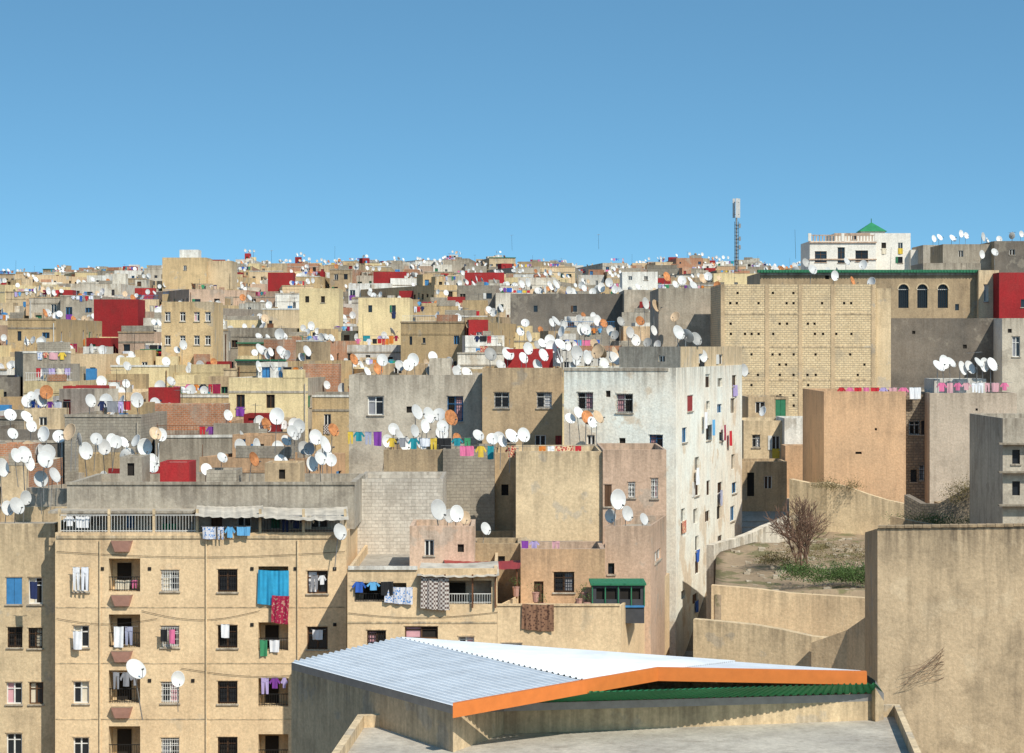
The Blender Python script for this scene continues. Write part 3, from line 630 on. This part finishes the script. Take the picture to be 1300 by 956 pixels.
def arches(c): return (c,376,13,30,'arch')
hero('arched_window_house',[(965,250),(1242,250)],346,16,M['cream2'],{0:[arches(1147),arches(1171),arches(1197),(1215,390,5,8,'lo'),(1050,352,5,5,'hole')]},14,.2,extra=exR6,emats={0:M['tan']})
hero('arched_window_house',[(1242.3,249),(1268,249)],343,16,M['cream2'],{0:[(1252,372,6,22,'win',w_())]},12,.3)
hero('red_house',[(1268.3,246),(1340,246)],346,16,M['red'],{0:[(1300,385,8,10,'lo')]},12,.4)
hero('rooftop_room',[(1172,290),(1245,290)],334,30,M['gray'],None,9,.4)
hero('rooftop_room',[(1197,300),(1262,300)],310,30,M['tan'],{0:[(1220,322,6,8,'lo')]},9,.4,emats={0:M['gray']})
hero('rooftop_room',[(1262.4,298),(1345,298)],306,30,M['tan'],{0:[(1285,320,7,7,'lo')]},9,.4,emats={0:M['dgray']})
hero('tan_house',[(1172,318),(1197,318)],311,30,M['gray2'],{0:[(1184,322,4,8,'lo')]},9,.4)
# -- white villa with green pyramid roof
mV=plaster('villa_white',(.74,.69,.61),(.70,.645,.565),.12,.25,lt=1.13,var=0)
def exV(mb,P,u,zt):
    W=wx(1112,320)-P[0]
    for dz,o in ((-.1,.18),(-2.4,.14)): lbox(mb,P,u,-.1,W+.1,0,o,zt+dz-.18,zt+dz,M['pink'])
    x=0.
    lbox(mb,P,u,0,W,-.2,.02,zt+.72,zt+.85,M['pink'])
    while x<W: lbox(mb,P,u,x,x+.14,-.15,-.02,zt,zt+.72,M['pink']); x+=.42
    for t in (0,W/2,W): lbox(mb,P,u,t-.2,t+.2,-.25,.05,zt,zt+1.05,mV)
hero('white_villa',[(1028,320),(1112,320)],306,36,mV,{0:[(1042,326,15,14,'win',dict(fr=M['fbrown'],sill=M['pink'])),(1094,325,16,14,'win',dict(fr=M['fbrown'],gr=gi,sill=M['pink'])),(1068,324,9,20,'win',dict(fr=M['fbrown']))]},10,.02,extra=exV)
def exV2(mb,P,u,zt):
    lbox(mb,P,u,-.1,4.8,0,.15,zt-.2,zt,M['pink'])
    cx=wx(1109,323);cy=325.;r=1.9; base=[(cx-r,cy-r),(cx+r,cy-r),(cx+r,cy+r),(cx-r,cy+r)]; zb=zt
    lbox(mb,(cx-r,cy-r),u,.25,2*r-.25,-2*r+.25,-.25,zt-.5,zt+.25,mV)
    for i in range(4):
        a=base[i];b=base[(i+1)%4]; mb.face([(a[0],a[1],zb+.25),(b[0],b[1],zb+.25),(cx,cy,zb+1.6)],M['groof'])
    mb.face([(q[0],q[1],zb+.25) for q in base],M['tile']); mb.tube([(cx,cy,zb+1.45),(cx,cy,zb+2.1)],.06,M['fgreen'],5)
hero('white_villa',[(1060,323),(1156,323)],296,36,mV,{0:[(1122,312,6,8,'lo'),(1143,312,6,8,'lo'),(1143,330,6,8,'lo'),(1085,301,6,6,'lo')]},9,.3,extra=exV2)
hero('white_villa',[(1156.4,322),(1172,322)],317,36,mV,None,9,.3)
# -- antenna mast
mb=MB(); d=330; x=wx(935,d)
zb0=wz(345,d); zt0=wz(252,d)
mb.tube([(x,d,zb0),(x,d,zt0-.2)],.17,M['galv'],8,.11)
for i in range(3):
    a=i*2.1+.5; q=(x+.42*math.cos(a),d+.42*math.sin(a)-.1)
    lbox(mb,(q[0]-.16,q[1]),U,0,.32,-.14,.0,zt0-2.7,zt0,M['wdish'])
    for zz in (zt0-.5,zt0-2.2): mb.tube([(x,d,zz),(q[0],q[1],zz)],.04,M['galv'],4)
for i in range(14): lbox(mb,(x,d),U,-.28,.28,.16,.2,zb0+i*.5,zb0+i*.5+.05,M['iron'])
for s in (-1,1): lbox(mb,(x,d),U,s*.28-.03,s*.28+.03,.16,.2,zb0,zb0+7,M['iron'])
for zz in (3.4,4.6,6.4): mb.tube([(x-.1,d,zb0+zz),(x+.6,d-.2,zb0+zz)],.04,M['galv'],4); lbox(mb,(x+.3,d-.2),U,0,.26,0,.2,zb0+zz-.3,zb0+zz+.3,M['galv'])
mb.obj('telecom_mast')
# landmark volumes
hero('tan_tower_house',[(206,430),(262,430)],327,30,M['ochre'],{0:[(235,340,4,6,'lo')]},9,.4)
hero('tan_tower_house',[(262.3,432),(294,432)],331,30,M['cream2'],None,9,.4)
hero('stair_tower',[(228,436),(252,436)],317,45,M['white'],None,4,.2)
hero('red_house',[(119,300),(175,300)],380,26,M['red'],None,6,.4)
hero('rooftop_room',[(474,420),(516,420)],345,38,M['red'],None,5,.3)
hero('rooftop_room',[(590,440),(640,440)],346,38,M['red'],None,5,.3)
hero('rooftop_room',[(340,440),(372,440)],346,38,M['red'],None,5,.3)
hero('rooftop_room',[(80,190),(128,190)],490,20,M['red'],None,4,.3)
hero('brick_parapet_house',[(165,176),(286,176)],513,14,M['brick'],None,3,.3)
hero('brick_parapet_house',[(385,205),(430,205)],462,20,M['brick'],None,3,.3)
hero('white_house',[(790,340),(835,340)],345,30,M['white'],{0:[(800,353,5,5,'lo'),(820,353,5,5,'lo')]},8,.3)
hero('cream_house',[(380,300),(430,300)],366,26,M['yellow'],{0:[(390,380,5,8,'lo'),(410,380,5,8,'lo')]},8,.3)
hero('cream_house',[(455,275),(520,275)],378,22,M['yellow'],{0:[(470,392,5,9,'lo'),(500,392,5,9,'lo')]},9,.4)
hero('ochre_house',[(205,248),(270,248)],383,20,M['ochre'],{0:[(x,y,7,12,'win',w_()) for x in (213,232,250,264) for y in (402,432)]},9,.5)
# -- R2 : right-hand group
mauve=plaster('plaster_mauve_gray',(.43,.345,.265),(.37,.30,.23),.4,.5)
hero('tan_house',[(1046,164),(1150,164)],497,14,M['orange'],{0:[(1090,575,8,3,'hole'),(1112,545,3,3,'hole')]},12,.5)
hero('block_house',[(1150.3,165.5),(1180,165.5)],498,14,M['tan'],{0:[(1161,543,14,18,'win',dict(fr=M['fwhite'],gr=gi)),(1173,543,7,18,'lo'),(1160,604,8,16,'lo'),(1173,600,12,20,'win',dict(fr=M['fwhite'],gr=gi))]},10,.5,emats={0:M['stonew']})
hero('gray_plaster_house',[(1180.3,163.5),(1291,163.5)],499,14,mauve,{0:[(1266,545,12,14,'lo'),(1240,520,3,3,'hole')]},12,.5)
hero('rooftop_room',[(1186,166),(1252,166)],481,20,M['white'],None,4,.5)
wl(1064,1178,492,-.8,.9,[FB['pink'],FB['red'],FB['white'],FB['lilac'],FB['rose']],d=164.);wl(1190,1288,486,-.6,.9,[FB['lilac'],FB['white'],FB['pink'],FB['rose']],d=164.)
def led(mb,P,u,zt):
    for py in (562,598,640): lbox(mb,P,u,-.3,4,0,.5,wz(py,138)-.1,wz(py,138),M['gray'])
hero('gray_house',[(1273,138),(1360,138)],531,8,M['gray2'],{0:[(1290,580,10,18,'lo'),(1290,620,10,18,'lo')]},10,.5,extra=led)
# -- R3 small houses at the alley head
hero('small_house',[(950,200),(1001,200)],504,12,M['tan'],{0:[(991,518,13,22,'win',dict(fr=M['fgreen'],cl=M['fgreen'])),(965,517,12,14,'lo')]},8,.3)
hero('small_house',[(944,188),(1000,188)],534,12,M['cream2'],{0:[(960,560,10,16,'win',dict(gr=gi)),(985,562,10,18,'lo'),(952,592,5,10,'hole')]},8,.3)
hero('white_house',[(996,186.5),(1047,186.5)],531,12,M['white'],None,6,.3)
hero('orange_wall_house',[(997,183),(1047,183)],566,12,M['orange'],None,3,.3)
hero('small_house',[(940,180),(999,180)],586,12,M['tan'],{0:[(953,615,9,30,'hole'),(975,612,10,16,'lo')]},5,.3)
# -- terraces, garden walls
def wall(name,pts,zb,mat,th=.4,jit=.12,cop=None,seg=1.2):
    mb=MB(); P=[Vector((wx(p,d),d,wz(py,d))) for p,d,py in pts]; top=[]
    for a,b in zip(P,P[1:]):
        n=max(1,int((V2(b.x,b.y)-V2(a.x,a.y)).length/seg))
        for i in range(n): top.append(a.lerp(b,i/n)+Vector((0,0,R.uniform(-jit,jit) if i else 0)))
    top.append(P[-1]); s=0; L=[0]
    for a,b in zip(top,top[1:]): s+=(V2(b.x,b.y)-V2(a.x,a.y)).length; L.append(s)
    for i,(a,b) in enumerate(zip(top,top[1:])):
        u=V2(b.x-a.x,b.y-a.y).normalized(); n=Vector((u[1],-u[0],0))*th
        def q(p,z,o): v=Vector((p.x,p.y,z)); return v-n*o
        mb.face([q(a,zb,0),q(b,zb,0),q(b,b.z,0),q(a,a.z,0)],mat,[(L[i],a.z-zb),(L[i+1],b.z-zb),(L[i+1],0),(L[i],0)])
        mb.face([q(b,zb,1),q(a,zb,1),q(a,a.z,1),q(b,b.z,1)],mat,[(0,a.z-zb),(1,b.z-zb),(1,0),(0,0)])
        mb.face([q(a,a.z,0),q(b,b.z,0),q(b,b.z,1),q(a,a.z,1)],cop or mat,[(0,1)]*4)
        if i==0: mb.face([q(a,zb,1),q(a,zb,0),q(a,a.z,0),q(a,a.z,1)],mat,[(0,3),(th,3),(th,0),(0,0)])
        if i==len(top)-2: mb.face([q(b,zb,0),q(b,zb,1),q(b,b.z,1),q(b,b.z,0)],mat,[(0,3),(th,3),(th,0),(0,0)])
    if cop:
        for a,b in zip(P,P[1:]):
            u=V2(b.x-a.x,b.y-a.y); Ln=u.length; u=u/Ln
            k=int(Ln/.4)
            for i in range(k):
                z=a.z+(b.z-a.z)*i/k; lbox(mb,(a.x,a.y),u,i*Ln/k+.01,(i+1)*Ln/k-.01,-th-.08,.09,z+.01+R.uniform(0,.02),z+.13,cop)
    return mb.obj(name)
wall('garden_wall',[(906,150,692),(940,154,682),(1004,160,655)],8,M['whited'],.5,.05)
wall('garden_wall',[(1002,163,608),(1050,161,612),(1150,159,640),(1180,158,650)],12,M['cream2'],.5,.2)
wall('retaining_wall',[(903,131,743),(1030,130,755),(1106,129,760)],4,M['cream'],.6,.04)
wall('retaining_wall',[(880,126,786),(955,125,793),(1030,124,808),(1078,124,812)],3,M['cream2'],.6,.06)
wall('boundary_wall',[(1030,123.2,816),(1075,122,800),(1108,120,777),(1124,118,780)],3,M['cream'],.5,.03)
wall('rubble_wall',[(1148,157,628),(1190,155,640),(1230,154,618),(1275,153,612)],12,M['stonew'],.6,.3)
wall('boundary_wall',[(1098,117,676),(1114,111.5,671)],2,M['tan'],.5,.0)
wall('boundary_wall',[(1114.2,111.5,671),(1345,110,668)],2,plaster('old_render_tan',(.52,.385,.24),(.43,.32,.20),.6,.95,patch=(.55,.42,.27),var=0.,pth=.58),.5,.03,cop=M['tan'])
wall('garden_wall',[(1130,150,655),(1200,149,668),(1275,148,672)],8,M['tan'],.5,.2)
hero('small_house',[(1196,156.4),(1240,156.4)],640,12,M['tan'],{0:[(1217,659,14,18,'arch')]},3,.3)
# hillside yard held by the retaining walls
def HZ(x,y): return 16.35+(y-131)*.03+mn.noise(Vector((x*.25,y*.25,1)))*.35+mn.noise(Vector((x*.9,y*.9,1)))*.16
def HX(y): return 11.25+(y-131)*.09 if y<150 else 12.96+(y-150)*.62
mb=MB(); rows=[]
for j in range(25):
    y=130.9+max(0,j-1)*1.4; x0=HX(y); r=[(x0,y,6.)]
    for i in range(34):
        x=x0+(34.-x0)*i/33; r.append((x,y,HZ(x,y) if j else 6.))
    rows.append(r)
mb.grid(rows,M['dirt']); mb.obj('hillside',True)
mb=MB(); mb.grid([[(8.0+(y-145)*.25,y,8+(y-145)*.27),(16.+(y-145)*.2,y,8+(y-145)*.27)] for y in range(120,186,2)],M['pave'])
for i in range(24):
    y=150+i*1.2; lbox(mb,(9.+(y-145)*.25,y),U,0,5.5,-.5,0,7+(y-145)*.27,8.08+(y-145)*.27,M['pave'])
mb.obj('stepped_alley')
mb=MB()
for i in range(220):
    x=R.uniform(13.5,24);y=R.uniform(132,158); z=HZ(x,y)-.05; s=R.uniform(.05,.3)**1.1
    if x<HX(y)+.3: continue
    c=Vector((x,y,z)); pts=[c+Vector((R.uniform(.6,1)*s*a,R.uniform(.6,1)*s*b,R.uniform(.4,.9)*s*e)) for e in(-1,1) for a,b in((-1,-1),(1,-1),(1,1),(-1,1))]
    for f in((0,1,5,4),(1,2,6,5),(2,3,7,6),(3,0,4,7),(4,5,6,7)): mb.face([pts[k] for k in f],M['rock'])
mb.obj('rubble_stones')
def bush(name,cx,cy,cz,rx,ry,rz,n,mat,s=.09,clumps=14):
    mb=MB(); C=[Vector((cx+R.uniform(-1,1)*rx,cy+R.uniform(-1,1)*ry,cz+R.uniform(0,1)*rz)) for _ in range(clumps)]
    for i in range(n):
        c=R.choice(C); p=c+Vector((R.gauss(0,.35),R.gauss(0,.35),abs(R.gauss(0,.28)))); a=Vector((R.gauss(0,1),R.gauss(0,1),R.gauss(0,1))).normalized()*s*R.uniform(.6,1.5); b=Vector((R.gauss(0,1),R.gauss(0,1),R.gauss(0,1))).normalized()*s*R.uniform(.5,1.)
        mb.face([p,p+a,p+a*.5+b],mat)
    mb.obj(name)
bush('shrub',wx(1048,134),134,16.6,2.3,1.2,.7,7000,M['leaf'],.09,34)
bush('shrub',wx(1085,134),134,16.5,1.,.8,.4,1800,M['leaf'],.09,10)
bush('shrub',wx(985,143),143,16.8,.9,2.5,.3,2000,M['leaf2'],.09,14)
bush('dry_grass',wx(1060,148),148,16.9,3.,5.,.1,4000,M['leaf2'],.08,40)
bush('creeper',wx(1240,154),153.4,wz(640,154),2.,.3,1.3,3600,M['leaf2'],.08,26)
bush('creeper',wx(1060,160),160,wz(625,160),2.,.3,.4,1500,M['leaf2'],.08,14)
bush('creeper',wx(1185,152),151.5,wz(668,152),2.8,.4,.5,3600,M['leaf'],.08,22)
def bare_tree(x,y,z,h):
    mb=MB()
    def br(p,d,l,r,k):
        pts=[p]; q=p.copy(); dd=d.copy()
        for i in range(4):
            dd=(dd+Vector((R.gauss(0,.13),R.gauss(0,.13),R.gauss(.04,.08)))).normalized(); q=q+dd*l/4; pts.append(q.copy())
        mb.tube(pts,r,M['bark'],4,r*.6)
        if k==0: return
        for i in range(R.choice([3,4,4])):
            a=pts[R.choice([2,3,4,4])]; e=(dd+Vector((R.gauss(0,.5),R.gauss(0,.5),R.gauss(.15,.3)))).normalized(); br(a,e,l*R.uniform(.6,.8),max(.014,r*.55),k-1)
    for i in range(5): br(Vector((x+R.uniform(-.3,.3),y,z)),Vector((R.gauss(0,.33),R.gauss(0,.3),1)).normalized(),h*.36,.09,4)
    mb.obj('bare_tree')
bare_tree(wx(1020,140),140,16.3,5.)
mb=MB()
for i in range(16):
    px=1140+R.uniform(0,40);py=870-R.uniform(0,20); dy=R.uniform(-8,-1.5)
    pts=[]; 
    for k in range(9): pts.append((wx(px,111),110.95,wz(py,111))); px+=R.uniform(4,12);py+=dy+R.uniform(-4,4)
    mb.tube(pts,.008,M['bark'],3)
mb.obj('dry_vine')
# -- warehouse in the foreground, with a low flat-roofed annex on its near side
def W3(px,py,z): 
    d=(CZ-z)*F/(py-HY); return Vector((wx(px,d),d,z))
mb=MB()
Pa=W3(370,841,18.6);Pb=W3(506,810,19.0);R2=W3(742,866,19.2);Pf=W3(575,896,18.8)
def corr(mb,A,B,C,D,mat,pitch=.25,h=.045,ns=3):
    """ribs run A->D and B->C, spaced along A->B"""
    n=int((B-A).length/pitch); prof=[(0,0),(.35,0),(.5,h),(.7,h),(.85,0)]
    cols=[]
    for i in range(n):
        for o,z in prof: cols.append(((i+o)/n,z))
    cols.append((1,0)); rows=[]
    for j in range(ns+1):
        b=j/ns; rows.append([A.lerp(B,s).lerp(D.lerp(C,s),b)+Vector((0,0,z)) for s,z in cols])
    mb.grid(rows,mat)
corr(mb,Pa,Pb,R2,Pf,M['sheet'],.27,.06)
Pc=W3(1092,851,18.9)
E1=W3(742,867,19.2);E2=W3(835,851,19.15);E3=W3(1100,856,18.95)
corr(mb,Pb+Vector((0,0,.02)),R2+Vector((0,0,.05)),E2,Pc.lerp(Pb,.25),M['sheet'],.4,.05)
mb.face([E2-Vector((0,0,.01)),E3,Pc,Pc.lerp(Pb,.25)],M['sheet'])
dn=Vector((0,-.12,-.34)); up=Vector((0,-.1,.1))
F0=W3(575,897,18.85)
for a,b in ((F0,E1),(E1,E2),(E2,E3)):
    mb.face([a+dn,b+dn,b+up,a+up],M['obrd']); mb.face([a+up,b+up,b+up+Vector((0,.25,0)),a+up+Vector((0,.25,0))],M['obrd'])
G1=W3(640,893,18.35);G2=W3(1122,880,18.25)
corr(mb,E1+Vector((-.3,-.16,-.3)),E3+Vector((.3,-.16,-.3)),G2,G1,M['groof'],.22,.05)
for a,b in ((Pf,Pa),(Pa,Pb),(Pb,Pc),(Pc,E3+Vector((.3,0,-.2))),(E3+Vector((.3,0,-.2)),G2),(G2,G1),(G1,Pf)):
    a=a-Vector((0,0,.06));b=b-Vector((0,0,.06)); L=(b-a).length
    mb.face([(a.x,a.y,3),(b.x,b.y,3),b,a],M['cream2'],[(0,a.z-3),(L,b.z-3),(L,0),(0,0)])
    mb.face([a+Vector((0,0,-.2)),b+Vector((0,0,-.2)),b+Vector((0,-.01,.05)),a+Vector((0,-.01,.05))],M['galv'])
mb.obj('warehouse')
def annex(mb,P,u,zt):
    for t in (2.2,5.5,11.,15.5): lbox(mb,P,u,t,t+1.1,-5.5,-4.4,zt-.4,zt-.1,M['gray2']); lbox(mb,P,u,t+.08,t+1.02,-5.42,-4.48,zt-.1,zt-.06,M['glass'])
    mb.tube([(P[0]+1.,P[1]+1.5,zt-.35),(P[0]+9.,P[1]+1.7,zt-.33),(P[0]+18.,P[1]+1.4,zt-.35)],.05,M['galv'],6)
    for t in (8.4,13.8): lbox(mb,P,u,t,t+.5,-2.9,-2.4,zt-.4,zt+.25,M['block'])
# polygon order: near-left, near-right, far-right, far-left (clear of the warehouse walls)
mb=MB(); zt=17.75
A0=W3(330,1090,zt);A1=W3(1230,1090,zt);A2=W3(1140,892,zt);A3=W3(455,905,zt)
body(mb,[(A0.x,A0.y),(A1.x,A1.y),(A2.x,A2.y-.3),(A3.x,A3.y-.3)],3,zt,M['cream2'],M['roof'],None,.4)
annex(mb,V2(A0.x+1.,A0.y),U,zt); mb.obj('flat_roofed_annex')
# ------------------------------------------------------------ dishes placed on surveyed roofs
for px,py,d,s,k in [(785,634,131,1.05,0),(797,652,132,.8,0),(775,655,132,.7,0),(818,659,132,.65,0),(557,647,128,1.05,0),(580,652,128,.85,0),(590,657,128.5,.7,'o'),(571,655,129,.7,0),(617,671,131.5,.7,0),(432,675,126.3,.85,0),
 (862,422,156,.95,0),(873,426,157,1.,0),(884,430,158,.9,'o'),(893,452,160,.8,0),(735,524,150.,.8,0),(746,530,149.5,.9,'o'),(760,529,150,.85,'o'),(724,531,150,.75,0),(752,536,149,.7,0),
 (650,553,141,.9,0),(665,552,142,.85,0),(638,560,141,.7,0),(625,557,147,.8,0),(530,523,149,.95,0),(545,527,150,1.,0),(557,526,151,.9,0),(573,530,150,1.,'o'),(562,541,148,.8,0),(540,541,149,.85,0),(500,545,152,.8,0),(492,560,150,.8,0),(527,547,148,.75,0),
 (22,642,132,.95,0),(10,645,132,.8,0),(33,632,133,.75,0),(173,849,121,1.1,0),(226,862,121,.75,0),(52,608,140,.9,0),(70,603,141,.9,0),
 (1032,342,247,1.05,0),(1083,357,246,1.,'o'),(1106,358,246,1.,0),(1060,350,248,1.,0),(1140,352,252,.9,0),(985,341,252,.9,0),(1010,343,252,.9,0),(1247,323,297,1.,0),(1263,320,297,1.,0),(820,385,228,1.05,0),(833,388,228,1.15,'o'),(857,402,226,1.,'o'),(968,522,196,.8,0),(945,470,178,.9,0),(700,440,168,.9,0),(712,437,168,.95,0),(762,445,166,1.15,'o'),(781,455,158,.9,0)]:
    dish(wx(px,d),d,wz(py,d),s,None if d>150 else R.gauss(34,12),'o' if k=='o' else 'w')
for i in range(8): dish(wx(1204+i*10.5,161),164.5+R.uniform(0,1.5),wz(461+R.uniform(-4,9),164),R.uniform(.8,1.),38+R.uniform(-8,8),'w')
def roofcluster(px0,px1,py0,py1,d,n,s=.9):
    for i in range(n): dd=d+R.uniform(0,4); dish(wx(px0+(px1-px0)*(i+R.uniform(.1,.9))/n,dd),dd,wz(R.uniform(py0,py1),dd),s*R.uniform(.8,1.15))
roofcluster(350,428,528,590,146,14);roofcluster(60,210,548,580,146,14);roofcluster(445,600,455,474,164,12,.85);roofcluster(620,712,442,464,162,8,.85);roofcluster(720,850,440,464,160,9,.85)
roofcluster(655,840,405,440,225,24,1.);roofcluster(845,912,350,364,236,8);roofcluster(985,1100,330,345,262,8);roofcluster(0,60,570,640,139,5);roofcluster(490,640,548,568,150,7,.8);roofcluster(225,440,575,606,134,8,.75)
roofcluster(1175,1300,296,308,304,10,1.);roofcluster(660,790,355,372,304,18,1.05)
for px,py,d in ((650,298,600),(760,295,560),(425,318,640),(345,320,500),(1010,300,420),(1285,290,310),(1130,325,320),(590,395,240),(240,620,134),(1240,438,165)):
    aerial(wx(px,d),d,wz(py,d)-3)
lobj(lambda mb:laundry(mb,V2(0,146),U,wx(440,146),wx(485,146),wz(548,146),0,False))
lobj(lambda mb:laundry(mb,V2(0,147),U,wx(490,147),wx(600,147),wz(556,147),0,False))
lobj(lambda mb:laundry(mb,V2(0,142),U,wx(560,142),wx(760,142),wz(566,142),0,False,.5))
lobj(lambda mb:laundry(mb,V2(0,126),U,wx(660,126),wx(740,126),wz(690,126)+.1,-.5,False,.5,.6,[FB['purple'],FB['lilac'],FB['rose']]))
# ------------------------------------------------------------ light, sky, camera
az=math.radians(35);el=math.radians(46)
S=Vector((math.sin(az)*math.cos(el),-math.cos(az)*math.cos(el),math.sin(el)))
sd=bpy.data.lights.new('sun','SUN'); sd.energy=5.; sd.angle=math.radians(.53); sd.color=(1.,.945,.83)
so=bpy.data.objects.new('sun',sd); so.rotation_euler=S.to_track_quat('Z','Y').to_euler(); so.location=(60,-60,120); scene.collection.objects.link(so)
w=bpy.data.worlds.new('World'); scene.world=w; w.use_nodes=True; nt=w.node_tree; bg=nt.nodes['Background']
sk=nt.nodes.new('ShaderNodeTexSky'); sk.sky_type='NISHITA'; sk.sun_disc=False; sk.sun_elevation=el; sk.sun_rotation=math.atan2(S.x,S.y); sk.air_density=1.; sk.dust_density=.6; sk.ozone_density=3.
tc=nt.nodes.new('ShaderNodeTexCoord'); mp=nt.nodes.new('ShaderNodeVectorMath'); mp.operation='MULTIPLY_ADD'
nt.links.new(tc.outputs['Generated'],mp.inputs[0]); mp.inputs[1].default_value=(1,1,2.1); mp.inputs[2].default_value=(0,0,.19)
nm=nt.nodes.new('ShaderNodeVectorMath'); nm.operation='NORMALIZE'; nt.links.new(mp.outputs[0],nm.inputs[0]); nt.links.new(nm.outputs[0],sk.inputs['Vector'])
ti=nt.nodes.new('ShaderNodeMix'); ti.data_type='RGBA'; ti.blend_type='MULTIPLY'; ti.inputs[0].default_value=1; nt.links.new(sk.outputs[0],ti.inputs[6]); ti.inputs[7].default_value=(.95,1.40,1.33,1)
nt.links.new(ti.outputs[2],bg.inputs[0]); bg.inputs[1].default_value=.130
cd=bpy.data.cameras.new('camera'); cd.sensor_width=36; cd.lens=36*F/1300; cd.shift_y=-(478-HY)/1300; cd.clip_end=12000; cd.clip_start=1
co=bpy.data.objects.new('camera',cd); co.location=(0,0,CZ); co.rotation_euler=(math.pi/2,0,0); scene.collection.objects.link(co); scene.camera=co
scene.view_settings.view_transform='Standard'; scene.view_settings.look='None'; scene.view_settings.exposure=0
print('objs',len(bpy.data.objects))
